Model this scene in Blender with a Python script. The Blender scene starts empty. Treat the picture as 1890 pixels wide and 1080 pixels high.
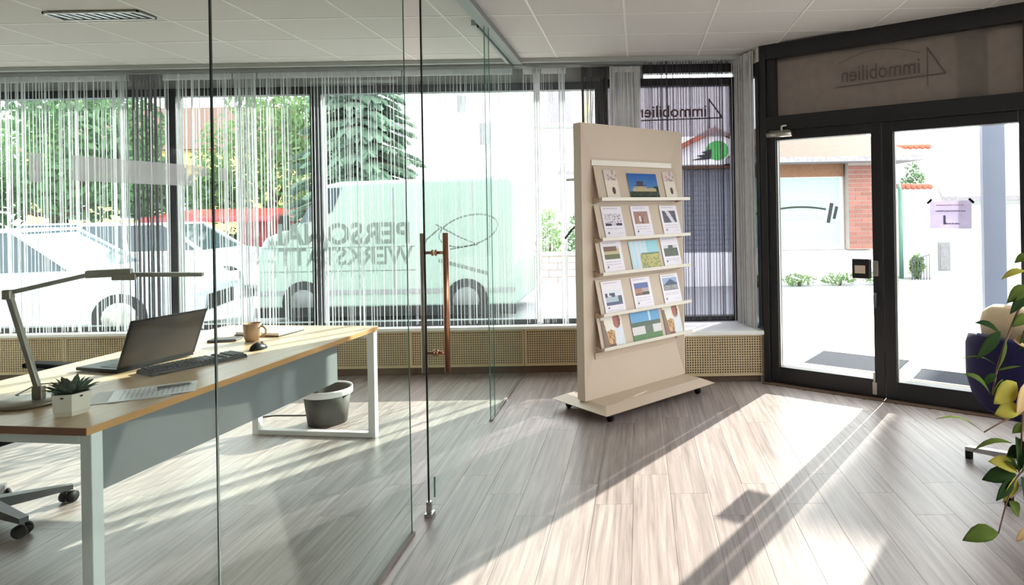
import bpy, bmesh, math, random
from math import sin, cos, pi, radians, atan2, hypot
from mathutils import Vector, Matrix

random.seed(7)
scene = bpy.context.scene
COL = scene.collection

# ------------------------------------------------------------------ camera
CAM_H = 1.49
cam_d = bpy.data.cameras.new('camera')
cam = bpy.data.objects.new('camera', cam_d)
COL.objects.link(cam)
cam_d.sensor_fit = 'HORIZONTAL'
cam_d.sensor_width = 36.0
cam_d.lens = 36.0 * 1200.0 / 1890.0
cam_d.shift_x = (945.0 - 1180.0) / 1890.0
cam_d.shift_y = (382.0 - 540.0) / 1890.0
cam_d.clip_start = 0.05
cam_d.clip_end = 400
roll = radians(1.0)
right = Vector((cos(roll), 0, -sin(roll)))
up = Vector((sin(roll), 0, cos(roll)))
back = Vector((0, -1, 0))
cam.matrix_world = Matrix(((right.x, up.x, back.x, 0), (right.y, up.y, back.y, 0), (right.z, up.z, back.z, CAM_H), (0, 0, 0, 1)))
scene.camera = cam

# ------------------------------------------------------------------ sky, sun, exposure
world = bpy.data.worlds.new('sky')
scene.world = world
world.use_nodes = True
bg = world.node_tree.nodes['Background']
bg.inputs[0].default_value = (0.95, 0.98, 1.0, 1)
bg.inputs[1].default_value = 5.5

SUN_EL = radians(25.0)
SUN_H = Vector((-0.565, -0.825, 0)).normalized()          # the way the light travels over the floor
sun_d = bpy.data.lights.new('sun', 'SUN')
sun_d.energy = 16.5
sun_d.color = (1.0, 0.95, 0.86)
sun_d.angle = radians(0.6)
sun = bpy.data.objects.new('sun', sun_d)
COL.objects.link(sun)
sd = Vector((SUN_H.x * cos(SUN_EL), SUN_H.y * cos(SUN_EL), -sin(SUN_EL)))
sun.rotation_euler = sd.to_track_quat('-Z', 'Y').to_euler()
sun.location = (8, 14, 9)

scene.view_settings.view_transform = 'Standard'
scene.view_settings.look = 'None'
scene.view_settings.gamma = 1.0
scene.view_settings.use_curve_mapping = False
scene.view_settings.exposure = 0.2
scene.cycles.use_denoising = True
scene.cycles.max_bounces = 10
scene.cycles.diffuse_bounces = 6
scene.cycles.glossy_bounces = 4
scene.cycles.transmission_bounces = 6
scene.cycles.transparent_max_bounces = 48
scene.cycles.sample_clamp_indirect = 8.0
scene.cycles.caustics_reflective = False
scene.cycles.caustics_refractive = False


# ------------------------------------------------------------------ materials
def lin(c):
    if isinstance(c, str):
        c = c.lstrip('#')
        c = tuple(int(c[i:i + 2], 16) for i in (0, 2, 4))
    r = []
    for v in c[:3]:
        v = v / 255.0
        r.append(v / 12.92 if v <= 0.04045 else ((v + 0.055) / 1.055) ** 2.4)
    return (r[0], r[1], r[2], 1.0)


M = {}


def mat(name, color, rough=0.5, metal=0.0, var=0.0, scale=8.0, bump=0.0, bscale=60.0, stretch=(1, 1, 1), spec=0.5, rand=0.0, coat=0.0):
    """principled surface with a gentle noise variation of its own colour and fine relief"""
    m = bpy.data.materials.new(name)
    m.use_nodes = True
    nt = m.node_tree
    b = nt.nodes['Principled BSDF']
    b.inputs['Roughness'].default_value = rough
    b.inputs['Metallic'].default_value = metal
    b.inputs['Specular IOR Level'].default_value = spec
    b.inputs['Coat Weight'].default_value = coat
    c = lin(color)
    tc = nt.nodes.new('ShaderNodeTexCoord')
    mp = nt.nodes.new('ShaderNodeMapping')
    mp.inputs['Scale'].default_value = stretch
    nt.links.new(tc.outputs['Object'], mp.inputs['Vector'])
    vec = mp.outputs['Vector']
    if rand > 0:
        oi = nt.nodes.new('ShaderNodeObjectInfo')
        ml = nt.nodes.new('ShaderNodeMath'); ml.operation = 'MULTIPLY'; ml.inputs[1].default_value = 37.0
        nt.links.new(oi.outputs['Random'], ml.inputs[0])
        ad = nt.nodes.new('ShaderNodeVectorMath'); ad.operation = 'ADD'
        nt.links.new(vec, ad.inputs[0]); nt.links.new(ml.outputs[0], ad.inputs[1])
        vec = ad.outputs[0]
    nz = nt.nodes.new('ShaderNodeTexNoise')
    nz.inputs['Scale'].default_value = scale
    nz.inputs['Detail'].default_value = 5
    nt.links.new(vec, nz.inputs['Vector'])
    hsv = nt.nodes.new('ShaderNodeHueSaturation')
    hsv.inputs['Color'].default_value = c
    mr = nt.nodes.new('ShaderNodeMapRange')
    mr.inputs['From Min'].default_value = 0.25; mr.inputs['From Max'].default_value = 0.75
    mr.inputs['To Min'].default_value = 1 - var; mr.inputs['To Max'].default_value = 1 + var
    nt.links.new(nz.outputs['Fac'], mr.inputs['Value'])
    val = mr.outputs['Result']
    if rand > 0:
        m2 = nt.nodes.new('ShaderNodeMapRange')
        m2.inputs['To Min'].default_value = 1 - rand; m2.inputs['To Max'].default_value = 1 + rand
        nt.links.new(oi.outputs['Random'], m2.inputs['Value'])
        mm = nt.nodes.new('ShaderNodeMath'); mm.operation = 'MULTIPLY'
        nt.links.new(val, mm.inputs[0]); nt.links.new(m2.outputs['Result'], mm.inputs[1])
        val = mm.outputs[0]
    nt.links.new(val, hsv.inputs['Value'])
    nt.links.new(hsv.outputs['Color'], b.inputs['Base Color'])
    if bump > 0:
        n2 = nt.nodes.new('ShaderNodeTexNoise'); n2.inputs['Scale'].default_value = bscale; n2.inputs['Detail'].default_value = 3
        nt.links.new(vec, n2.inputs['Vector'])
        bp = nt.nodes.new('ShaderNodeBump'); bp.inputs['Strength'].default_value = bump; bp.inputs['Distance'].default_value = 0.004
        nt.links.new(n2.outputs['Fac'], bp.inputs['Height'])
        nt.links.new(bp.outputs['Normal'], b.inputs['Normal'])
    M[name] = m
    return m


def wood(name, c1, c2, rough=0.45, scale=3.0, stretch=(12, 1, 12), rand=0.0, bump=0.08, spec=0.5):
    m = bpy.data.materials.new(name)
    m.use_nodes = True
    nt = m.node_tree
    b = nt.nodes['Principled BSDF']
    b.inputs['Roughness'].default_value = rough
    b.inputs['Specular IOR Level'].default_value = spec
    tc = nt.nodes.new('ShaderNodeTexCoord')
    oi = nt.nodes.new('ShaderNodeObjectInfo')
    ml = nt.nodes.new('ShaderNodeMath'); ml.operation = 'MULTIPLY'; ml.inputs[1].default_value = 53.0 if rand > 0 else 0.0
    nt.links.new(oi.outputs['Random'], ml.inputs[0])
    ad = nt.nodes.new('ShaderNodeVectorMath'); ad.operation = 'ADD'
    nt.links.new(tc.outputs['Object'], ad.inputs[0]); nt.links.new(ml.outputs[0], ad.inputs[1])
    mp = nt.nodes.new('ShaderNodeMapping'); mp.inputs['Scale'].default_value = stretch
    nt.links.new(ad.outputs[0], mp.inputs['Vector'])
    nz = nt.nodes.new('ShaderNodeTexNoise'); nz.inputs['Scale'].default_value = scale; nz.inputs['Detail'].default_value = 8; nz.inputs['Roughness'].default_value = 0.62; nz.inputs['Distortion'].default_value = 0.6
    nt.links.new(mp.outputs['Vector'], nz.inputs['Vector'])
    rp = nt.nodes.new('ShaderNodeValToRGB')
    rp.color_ramp.elements[0].position = 0.33; rp.color_ramp.elements[0].color = lin(c1)
    rp.color_ramp.elements[1].position = 0.66; rp.color_ramp.elements[1].color = lin(c2)
    nt.links.new(nz.outputs['Fac'], rp.inputs['Fac'])
    hsv = nt.nodes.new('ShaderNodeHueSaturation')
    m2 = nt.nodes.new('ShaderNodeMapRange'); m2.inputs['To Min'].default_value = 1 - rand; m2.inputs['To Max'].default_value = 1 + rand
    nt.links.new(oi.outputs['Random'], m2.inputs['Value'])
    nt.links.new(m2.outputs['Result'], hsv.inputs['Value'])
    nt.links.new(rp.outputs['Color'], hsv.inputs['Color'])
    nt.links.new(hsv.outputs['Color'], b.inputs['Base Color'])
    bp = nt.nodes.new('ShaderNodeBump'); bp.inputs['Strength'].default_value = bump; bp.inputs['Distance'].default_value = 0.003
    nt.links.new(nz.outputs['Fac'], bp.inputs['Height'])
    nt.links.new(bp.outputs['Normal'], b.inputs['Normal'])
    M[name] = m
    return m


def glass(name, tint, haze=0.0):
    """a clear pane: straight-through light with its tint, mirror reflection by angle, optionally a faint mottled haze mixed into the pane"""
    m = bpy.data.materials.new(name)
    m.use_nodes = True
    nt = m.node_tree
    nt.nodes.remove(nt.nodes['Principled BSDF'])
    out = nt.nodes['Material Output']
    tr = nt.nodes.new('ShaderNodeBsdfTransparent'); tr.inputs[0].default_value = (*tint, 1)
    gl = nt.nodes.new('ShaderNodeBsdfGlossy'); gl.inputs['Roughness'].default_value = 0.0
    lw = nt.nodes.new('ShaderNodeLayerWeight'); lw.inputs['Blend'].default_value = 0.5
    pw_ = nt.nodes.new('ShaderNodeMath'); pw_.operation = 'POWER'; pw_.inputs[1].default_value = 5.0
    nt.links.new(lw.outputs['Facing'], pw_.inputs[0])
    fr = nt.nodes.new('ShaderNodeMath'); fr.operation = 'MULTIPLY_ADD'; fr.inputs[1].default_value = 0.08; fr.inputs[2].default_value = 0.004
    nt.links.new(pw_.outputs[0], fr.inputs[0])
    mx = nt.nodes.new('ShaderNodeMixShader')
    nt.links.new(fr.outputs[0], mx.inputs[0]); nt.links.new(tr.outputs[0], mx.inputs[1]); nt.links.new(gl.outputs[0], mx.inputs[2])
    last = mx
    if haze > 0:
        df = nt.nodes.new('ShaderNodeBsdfTranslucent'); df.inputs[0].default_value = (0.9, 0.95, 0.93, 1)
        nz = nt.nodes.new('ShaderNodeTexNoise'); nz.inputs['Scale'].default_value = 3.0
        ml = nt.nodes.new('ShaderNodeMath'); ml.operation = 'MULTIPLY'; ml.inputs[1].default_value = 2 * haze
        nt.links.new(nz.outputs['Fac'], ml.inputs[0])
        m2 = nt.nodes.new('ShaderNodeMixShader')
        nt.links.new(ml.outputs[0], m2.inputs[0]); nt.links.new(mx.outputs[0], m2.inputs[1]); nt.links.new(df.outputs[0], m2.inputs[2])
        last = m2
    nt.links.new(last.outputs[0], out.inputs['Surface'])
    M[name] = m
    return m


def cloth(name, color, trans=0.5, clear=0.0):
    """thin fabric, film or leaf that lets light through"""
    m = bpy.data.materials.new(name)
    m.use_nodes = True
    nt = m.node_tree
    nt.nodes.remove(nt.nodes['Principled BSDF'])
    out = nt.nodes['Material Output']
    c = lin(color)
    tc = nt.nodes.new('ShaderNodeTexCoord')
    nz = nt.nodes.new('ShaderNodeTexNoise'); nz.inputs['Scale'].default_value = 14.0
    nt.links.new(tc.outputs['Object'], nz.inputs['Vector'])
    mr = nt.nodes.new('ShaderNodeMapRange'); mr.inputs['To Min'].default_value = 0.85; mr.inputs['To Max'].default_value = 1.12
    nt.links.new(nz.outputs['Fac'], mr.inputs['Value'])
    hsv = nt.nodes.new('ShaderNodeHueSaturation'); hsv.inputs['Color'].default_value = c
    nt.links.new(mr.outputs['Result'], hsv.inputs['Value'])
    d = nt.nodes.new('ShaderNodeBsdfDiffuse'); t = nt.nodes.new('ShaderNodeBsdfTranslucent')
    nt.links.new(hsv.outputs[0], d.inputs[0]); nt.links.new(hsv.outputs[0], t.inputs[0])
    mx = nt.nodes.new('ShaderNodeMixShader'); mx.inputs[0].default_value = trans
    nt.links.new(d.outputs[0], mx.inputs[1]); nt.links.new(t.outputs[0], mx.inputs[2])
    last = mx
    if clear > 0:
        tp = nt.nodes.new('ShaderNodeBsdfTransparent')
        m2 = nt.nodes.new('ShaderNodeMixShader'); m2.inputs[0].default_value = clear
        nt.links.new(mx.outputs[0], m2.inputs[1]); nt.links.new(tp.outputs[0], m2.inputs[2])
        last = m2
    nt.links.new(last.outputs[0], out.inputs['Surface'])
    M[name] = m
    return m


def printmat(name, rough=0.35):
    """flat print: the ink colours sit in the mesh as a colour attribute"""
    m = bpy.data.materials.new(name)
    m.use_nodes = True
    nt = m.node_tree
    b = nt.nodes['Principled BSDF']
    b.inputs['Roughness'].default_value = rough
    at = nt.nodes.new('ShaderNodeAttribute'); at.attribute_name = 'ink'
    nt.links.new(at.outputs['Color'], b.inputs['Base Color'])
    M[name] = m
    return m


wood('plank_wood', (120, 108, 104), (164, 151, 146), rough=0.36, scale=3.0, stretch=(13, 0.6, 13), rand=0.07)
wood('desk_wood', (196, 162, 126), (220, 192, 162), rough=0.35, scale=2.0, stretch=(10, 0.8, 10))
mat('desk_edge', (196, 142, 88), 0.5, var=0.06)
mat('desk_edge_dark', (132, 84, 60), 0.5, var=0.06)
wood('kiosk_wood', (112, 76, 52), (140, 100, 70), rough=0.6)
mat('wall_white', (214, 212, 206), 0.8, var=0.03, bump=0.05)
mat('lintel_grey', (168, 170, 168), 0.7, var=0.03)
mat('trim_grey', (128, 130, 128), 0.5, var=0.04)
mat('ceiling_tile', (186, 181, 177), 0.9, var=0.03, scale=40, bump=0.1, bscale=200)
mat('grid_white', (206, 204, 198), 0.5, var=0.02)
mat('sill_white', (232, 232, 230), 0.35, var=0.02)
mat('skirting_brown', (98, 76, 60), 0.6, var=0.1)
mat('lattice_beige', (206, 186, 150), 0.6, var=0.06)
mat('lattice_back', (96, 84, 66), 0.8, var=0.05)
mat('frame_black', (26, 25, 28), 0.35, var=0.1)
mat('frame_dark_grey', (70, 72, 78), 0.4, var=0.08)
mat('chrome', (200, 200, 200), 0.2, 1.0, var=0.02)
mat('alu', (176, 172, 164), 0.35, 1.0, var=0.03)
mat('copper', (176, 128, 100), 0.28, 1.0, var=0.05)
mat('channel_taupe', (120, 108, 102), 0.6, var=0.05)
mat('seal_dark', (28, 32, 32), 0.4, var=0.05)
mat('seal_green', (80, 120, 110), 0.2, var=0.05)
mat('stand_beige', (200, 180, 160), 0.42, var=0.02, scale=3)
mat('stand_white', (226, 216, 202), 0.3, var=0.02)
mat('paper', (234, 230, 232), 0.55, var=0.02)
mat('paper_lilac', (206, 200, 226), 0.55, var=0.02)
mat('rubber_black', (22, 22, 22), 0.6, var=0.1, spec=0.15)
mat('steel_white', (226, 226, 224), 0.35, var=0.02)
mat('panel_grey', (122, 123, 126), 0.45, var=0.03)
mat('laptop_grey', (56, 45, 39), 0.35, 0.0, var=0.05, coat=0.4, spec=0.15)
mat('laptop_black', (28, 28, 30), 0.35, var=0.05, spec=0.15)
mat('screen_off', (60, 54, 50), 0.08, var=0.05)
mat('key_black', (36, 38, 42), 0.45, var=0.08, spec=0.15)
mat('lamp_champagne', (150, 140, 128), 0.35, 0.7, var=0.05)
mat('pot_white', (220, 208, 196), 0.5, var=0.04)
mat('soil', (50, 38, 28), 0.9, var=0.3, bump=0.5)
mat('mug_tan', (190, 150, 118), 0.4, var=0.05)
mat('bin_grey', (84, 80, 76), 0.7, var=0.05)
mat('plastic_grey', (96, 96, 98), 0.45, var=0.05)
mat('fabric_black', (24, 24, 28), 0.9, var=0.15, scale=60, spec=0.15)
mat('velvet_navy', (38, 34, 74), 0.75, var=0.12, scale=30, spec=0.15)
mat('cushion_cream', (232, 208, 172), 0.8, var=0.04, scale=20)
mat('notebook_dark', (60, 48, 44), 0.5, var=0.08)
mat('cable_dark', (60, 54, 50), 0.5, var=0.05)
mat('peg_metal', (140, 136, 126), 0.4, 0.5, var=0.05)
mat('hanger_black', (34, 30, 30), 0.4, var=0.05)
mat('stem_brown', (120, 88, 70), 0.6, var=0.15, scale=40)
cloth('leaf_green', (104, 122, 60), 0.35)
cloth('leaf_yellow', (196, 186, 92), 0.35)
cloth('leaf_dark', (54, 74, 44), 0.2)
cloth('leaf_pale', (220, 190, 140), 0.3)
mat('succulent_green', (52, 72, 44), 0.6, var=0.2, scale=30, spec=0.15)
glass('glass_partition', (0.925, 0.968, 0.952), haze=0.008)
glass('glass_window', (0.96, 0.98, 0.97))
glass('glass_dark', (0.34, 0.35, 0.36))
glass('glass_tinted', (0.56, 0.56, 0.60))
glass('glass_edge', (0.35, 0.62, 0.55))
cloth('sign_film', (124, 112, 107), 0.3, clear=0.02)
cloth('sign_film_clear', (150, 138, 142), 0.5, clear=0.4)
cloth('notice_paper', (222, 216, 234), 0.32)
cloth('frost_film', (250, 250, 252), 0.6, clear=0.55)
cloth('string_white', (228, 230, 232), 0.5)
cloth('string_white_dense', (232, 232, 232), 0.35)
mat('string_grey', (120, 120, 126), 0.7, var=0.2)
mat('string_dark', (70, 68, 70), 0.7, var=0.2)
mat('string_black', (66, 62, 70), 0.7, var=0.2)
cloth('lettering_grey', (134, 144, 142), 0.5, clear=0.15)
mat('lettering_red', (104, 62, 58), 0.6, var=0.05)
mat('lettering_brown', (84, 74, 70), 0.6, var=0.05)
mat('ink_violet', (120, 112, 150), 0.6)
mat('ink_rose', (196, 150, 176), 0.6)
printmat('print_ink')
mat('asphalt', (150, 150, 152), 0.9, var=0.06, scale=3, bump=0.1)
mat('pavement', (214, 210, 206), 0.9, var=0.04, scale=3)
mat('grate_grey', (58, 60, 66), 0.9, var=0.1, scale=50, spec=0.03)
mat('column_blue_grey', (104, 110, 128), 0.5, var=0.03)
mat('car_white', (236, 238, 240), 0.25, var=0.01, coat=0.5)
mat('car_silver', (176, 184, 194), 0.3, 0.3, var=0.02, coat=0.5)
mat('car_pale_blue', (190, 206, 214), 0.25, var=0.02, coat=0.5)
mat('car_red', (196, 40, 50), 0.3, var=0.03, coat=0.5)
mat('car_glass', (52, 64, 74), 0.06, var=0.05)
mat('tyre', (24, 24, 26), 0.8, var=0.1)
mat('lamp_red', (190, 30, 40), 0.2, var=0.05)
mat('lamp_clear', (220, 226, 230), 0.1, var=0.02)
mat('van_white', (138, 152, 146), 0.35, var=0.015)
mat('house_yellow', (228, 196, 130), 0.85, var=0.05)
mat('house_white', (236, 234, 232), 0.85, var=0.02)
mat('house_cream', (240, 226, 170), 0.85, var=0.03)
mat('roof_red', (170, 96, 76), 0.8, var=0.2, scale=10)
mat('roof_brown', (104, 74, 64), 0.8, var=0.15, scale=10)
mat('roof_grey', (134, 130, 134), 0.8, var=0.2, scale=16)
mat('brick', (140, 94, 84), 0.85, var=0.12, rand=0.12)
mat('mortar', (170, 160, 154), 0.9, var=0.05)
mat('wall_pink', (206, 180, 172), 0.9, var=0.12, scale=6)
mat('shutter_grey', (120, 122, 130), 0.6, var=0.04)
mat('shop_glass', (150, 174, 170), 0.1, var=0.05)
mat('logo_green', (70, 160, 78), 0.6, var=0.05)
mat('logo_pale_green', (150, 196, 158), 0.6, var=0.03)
mat('logo_black', (30, 30, 34), 0.6, var=0.05)
mat('pipe_green', (90, 130, 116), 0.5, var=0.05)
mat('bark', (92, 80, 70), 0.9, var=0.2, scale=12)
cloth('foliage', (104, 130, 98), 0.35)
cloth('foliage_light', (126, 152, 106), 0.35)
cloth('needles', (112, 134, 118), 0.25)
mat('louvre_metal', (190, 188, 182), 0.3, 0.8, var=0.03)
mat('louvre_dark', (70, 62, 54), 0.6, var=0.05)


# ------------------------------------------------------------------ mesh builder
class MB:
    def __init__(s):
        s.v = []; s.f = []; s.sm = []

    def add(s, vs, fs, smooth=False, T=None):
        o = len(s.v)
        if T is not None:
            vs = [tuple(T @ Vector(p)) for p in vs]
        s.v += [tuple(p) for p in vs]
        s.f += [tuple(o + i for i in f) for f in fs]
        s.sm += [smooth] * len(fs)
        return s

    def box(s, x0, y0, z0, x1, y1, z1, T=None):
        vs = [(x0, y0, z0), (x1, y0, z0), (x1, y1, z0), (x0, y1, z0), (x0, y0, z1), (x1, y0, z1), (x1, y1, z1), (x0, y1, z1)]
        fs = [(0, 3, 2, 1), (4, 5, 6, 7), (0, 1, 5, 4), (1, 2, 6, 5), (2, 3, 7, 6), (3, 0, 4, 7)]
        return s.add(vs, fs, False, T)

    def frustum(s, a, b, z0, z1, T=None):
        """rectangle a=(x0,y0,x1,y1) at z0 to rectangle b at z1"""
        vs = [(a[0], a[1], z0), (a[2], a[1], z0), (a[2], a[3], z0), (a[0], a[3], z0), (b[0], b[1], z1), (b[2], b[1], z1), (b[2], b[3], z1), (b[0], b[3], z1)]
        fs = [(0, 3, 2, 1), (4, 5, 6, 7), (0, 1, 5, 4), (1, 2, 6, 5), (2, 3, 7, 6), (3, 0, 4, 7)]
        return s.add(vs, fs, False, T)

    def prism(s, poly, z0, z1, T=None):
        n = len(poly)
        vs = [(p[0], p[1], z0) for p in poly] + [(p[0], p[1], z1) for p in poly]
        fs = [tuple(range(n - 1, -1, -1)), tuple(range(n, 2 * n))]
        fs += [(i, (i + 1) % n, n + (i + 1) % n, n + i) for i in range(n)]
        return s.add(vs, fs, False, T)

    def slab(s, poly, y0, y1, T=None):
        """polygon in x,z pushed along y"""
        n = len(poly)
        vs = [(p[0], y0, p[1]) for p in poly] + [(p[0], y1, p[1]) for p in poly]
        fs = [tuple(range(n)), tuple(range(2 * n - 1, n - 1, -1))]
        fs += [(i, n + i, n + (i + 1) % n, (i + 1) % n) for i in range(n)]
        return s.add(vs, fs, False, T)

    def tube(s, pts, r, n=8, T=None, caps=True):
        pts = [Vector(p) for p in pts]
        rr = r if isinstance(r, (list, tuple)) else [r] * len(pts)
        vs = []; fs = []
        ref = None
        for i, p in enumerate(pts):
            d = (pts[min(i + 1, len(pts) - 1)] - pts[max(i - 1, 0)]).normalized()
            if ref is None:
                ref = Vector((0, 0, 1)) if abs(d.z) < 0.9 else Vector((1, 0, 0))
            a = d.cross(ref)
            if a.length < 1e-5:
                a = d.orthogonal()
            a.normalize(); b = a.cross(d).normalized(); ref = b
            for k in range(n):
                t = 2 * pi * k / n
                vs.append(tuple(p + a * cos(t) * rr[i] + b * sin(t) * rr[i]))
        for i in range(len(pts) - 1):
            for k in range(n):
                fs.append((i * n + k, i * n + (k + 1) % n, (i + 1) * n + (k + 1) % n, (i + 1) * n + k))
        if caps:
            fs.append(tuple(range(n - 1, -1, -1))); fs.append(tuple(range((len(pts) - 1) * n, len(pts) * n)))
        return s.add(vs, fs, True, T)

    def lathe(s, prof, n=20, T=None, a0=0.0, a1=2 * pi):
        full = abs(a1 - a0 - 2 * pi) < 1e-6
        m = n if full else n + 1
        vs = []; fs = []
        for k in range(m):
            t = a0 + (a1 - a0) * k / n
            for r, z in prof:
                vs.append((r * cos(t), r * sin(t), z))
        L = len(prof)
        for k in range(n):
            k2 = (k + 1) % m
            for i in range(L - 1):
                fs.append((k * L + i, k2 * L + i, k2 * L + i + 1, k * L + i + 1))
        return s.add(vs, fs, True, T)

    def build(s, name, m, parent=None, loc=None, rot=None, bevel=0.0, seg=2):
        me = bpy.data.meshes.new(name)
        me.from_pydata(s.v, [], s.f)
        me.polygons.foreach_set('use_smooth', s.sm)
        if m is not None:
            me.materials.append(M[m] if isinstance(m, str) else m)
        me.update()
        bm = bmesh.new(); bm.from_mesh(me)
        if len(bm.faces) < 60000:
            bmesh.ops.recalc_face_normals(bm, faces=bm.faces)
            bm.to_mesh(me)
        bm.free()
        o = bpy.data.objects.new(name, me)
        COL.objects.link(o)
        if parent is not None:
            o.parent = parent
        if loc is not None:
            o.location = loc
        if rot is not None:
            o.rotation_euler = rot
        if bevel > 0:
            md = o.modifiers.new('bevel', 'BEVEL'); md.width = bevel; md.segments = seg; md.limit_method = 'ANGLE'; md.angle_limit = radians(40)
        return o


def tag(o, label=None, cat=None, group=None, kind=None):
    if label: o['label'] = label
    if cat: o['category'] = cat
    if group: o['group'] = group
    if kind: o['kind'] = kind
    return o


def thing(name, label=None, cat=None, loc=(0, 0, 0), rotz=0.0, group=None, kind=None, parent=None):
    o = bpy.data.objects.new(name, None)
    o.empty_display_size = 0.1
    COL.objects.link(o)
    o.location = loc
    o.rotation_euler = (0, 0, rotz)
    o.parent = parent
    return tag(o, label, cat, group, kind)


def struct(name, mb, m, label=None, **k):
    o = mb.build(name, m, **k)
    o['kind'] = 'structure'
    if label: o['label'] = label
    return o


def text_mesh(txt, size, mirror=True, bold=0.0, sx=1.0):
    """lettering as a flat mesh, lying in x,z, starting at x=0 (going to -x when mirrored)"""
    cu = bpy.data.curves.new('lettering', 'FONT')
    cu.body = txt; cu.size = size; cu.offset = bold; cu.extrude = 0.0008; cu.resolution_u = 3
    o = bpy.data.objects.new('tmp', cu)
    COL.objects.link(o)
    dg = bpy.context.evaluated_depsgraph_get()
    me = bpy.data.meshes.new_from_object(o.evaluated_get(dg))
    bpy.data.objects.remove(o)
    k = -1.0 if mirror else 1.0
    for v in me.vertices:
        x, y, z = v.co
        v.co = (k * sx * x, z, y)
    return me


def mesh_obj(name, me, m, parent=None, loc=(0, 0, 0), rot=(0, 0, 0)):
    me.materials.clear(); me.materials.append(M[m])
    o = bpy.data.objects.new(name, me)
    COL.objects.link(o)
    o.parent = parent; o.location = loc; o.rotation_euler = rot
    return o


# ------------------------------------------------------------------ room measures
CEIL = 2.82
WIN_Y = 5.98              # window plane
BOX_Y = 5.88              # radiator cover fronts
PX = -1.07                # glass partition plane
D0 = Vector((1.071, 5.482, 0))
DT = Vector((0.825, -0.565, 0)).normalized()
DROT = atan2(DT.y, DT.x)
DLEN = 1.97
D1 = D0 + DT * DLEN
XL, XR, YB = -6.2, D1.x + 0.03, -2.6
RET0, RET1 = Vector((0.90, 5.97, 0)), Vector((1.055, 5.50, 0))

# ---- floor, planks
outline = [(XL, YB), (XR, YB), (XR, D1.y), (D0.x, D0.y), (0.92, 6.05), (XL, 6.05)]
mb = MB().prism(outline, -0.10, -0.004)
floor = struct('floor', mb, 'plank_wood', 'grey brown wood-look plank floor with long grain')
pw, pl = 0.192, 1.22
plank_me = MB().box(0, 0, -0.012, pw - 0.0016, 1.0, 0.0)
plank0 = None
ncol = int((XR - XL) / pw)
for i in range(ncol + 1):
    x = XL + i * pw
    xe = x + pw
    if xe > XR: break
    yend = 6.0
    if xe > D0.x:
        yend = D0.y + (xe - D0.x) * (DT.y / DT.x) - 0.005
    elif xe > 0.95:
        yend = 5.5
    y = 1.25 - ((i * 0.41) % 1.0) * 0.6
    while y < yend - 0.01:
        ye = min(y + pl, yend)
        if plank0 is None:
            plank0 = plank_me.build('plank', 'plank_wood', floor)
            p = plank0
        else:
            p = bpy.data.objects.new('plank', plank0.data); COL.objects.link(p); p.parent = floor
        p.location = (x, y, 0)
        p.scale = (1, ye - y - 0.0016, 1)
        y = ye
struct('trim_1', MB().prism([(XL, YB), (XR, YB), (XR, 0.64), (XL, 0.64)], -0.004, 0.0), 'plank_wood', 'grey brown flooring behind the camera')

# ---- ceiling with tiles and bars
mb = MB().prism(outline, CEIL + 0.012, CEIL + 0.15)
ceiling = struct('ceiling', mb, 'ceiling_tile', 'suspended ceiling of white tiles in a light grid')
tx, ty = 0.62, 0.54
gx = [-0.08 + tx * k for k in range(-10, 6)]
gy = [4.455 + ty * k for k in range(-4, 4)]
tile0 = None
for x in gx:
    for y in gy[:-1]:
        if x + tx < XL or x > XR: continue
        x0, x1, y0, y1 = max(x, XL), min(x + tx, XR), y, min(y + ty, 6.0)
        if (x0 + x1) / 2 > D0.x and (y0 + y1) / 2 > D0.y + ((x0 + x1) / 2 - D0.x) * DT.y / DT.x: continue
        if y0 >= 5.95: continue
        if tile0 is None:
            tile0 = MB().box(0.004, 0.004, 0.0, 0.996, 0.996, 0.02).build('ceiling_tile', 'ceiling_tile', ceiling)
            t = tile0
        else:
            t = bpy.data.objects.new('ceiling_tile', tile0.data); COL.objects.link(t); t.parent = ceiling
        t.location = (x0, y0, CEIL); t.scale = (x1 - x0, y1 - y0, 0.6)
for x in gx:
    if XL < x < XR - 0.05:
        MB().box(x - 0.008, gy[0], CEIL - 0.003, x + 0.008, 5.9 if x < D0.x else D0.y + (x - D0.x) * DT.y / DT.x, CEIL + 0.004).build('grid_bar', 'grid_white', ceiling)
for y in gy[:-1]:
    xr = min(XR - 0.02, D0.x + (D0.y - y) * DT.x / -DT.y) if y < D0.y else 0.9
    MB().box(XL + 0.01, y - 0.008, CEIL - 0.0025, xr, y + 0.008, CEIL + 0.004).build('grid_bar', 'grid_white', ceiling)

# ---- walls
struct('wall_left', MB().box(XL - 0.2, YB - 0.2, -0.1, XL, 6.2, CEIL + 0.1), 'wall_white', 'white side wall of the glazed office')
struct('wall_back', MB().box(XL, YB - 0.2, -0.1, XR + 0.2, YB, CEIL + 0.1), 'wall_white', 'white wall behind the camera')
mb = MB().box(XR, YB, -0.1, XR + 0.2, D1.y + 0.02, 0.45).box(XR, YB, 2.62, XR + 0.2, D1.y + 0.02, CEIL + 0.1)
mb.box(XR, 3.95, 0.45, XR + 0.2, D1.y + 0.02, 2.62).box(XR, YB, 0.45, XR + 0.2, -1.9, 2.62)
struct('wall_right', mb, 'wall_white', 'white wall right of the entrance with openings for the added fill windows')
mb = MB().box(XL, WIN_Y + 0.03, -0.2, 0.95, WIN_Y + 0.22, 0.42)
mb.box(XL, WIN_Y + 0.0, 2.65, 0.06, WIN_Y + 0.22, CEIL + 0.1)
mb.box(0.06, WIN_Y + 0.0, 2.79, 0.95, WIN_Y + 0.22, CEIL + 0.1)
struct('wall_front', mb, 'lintel_grey', 'pale grey strips of wall above and below the shop windows')

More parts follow.
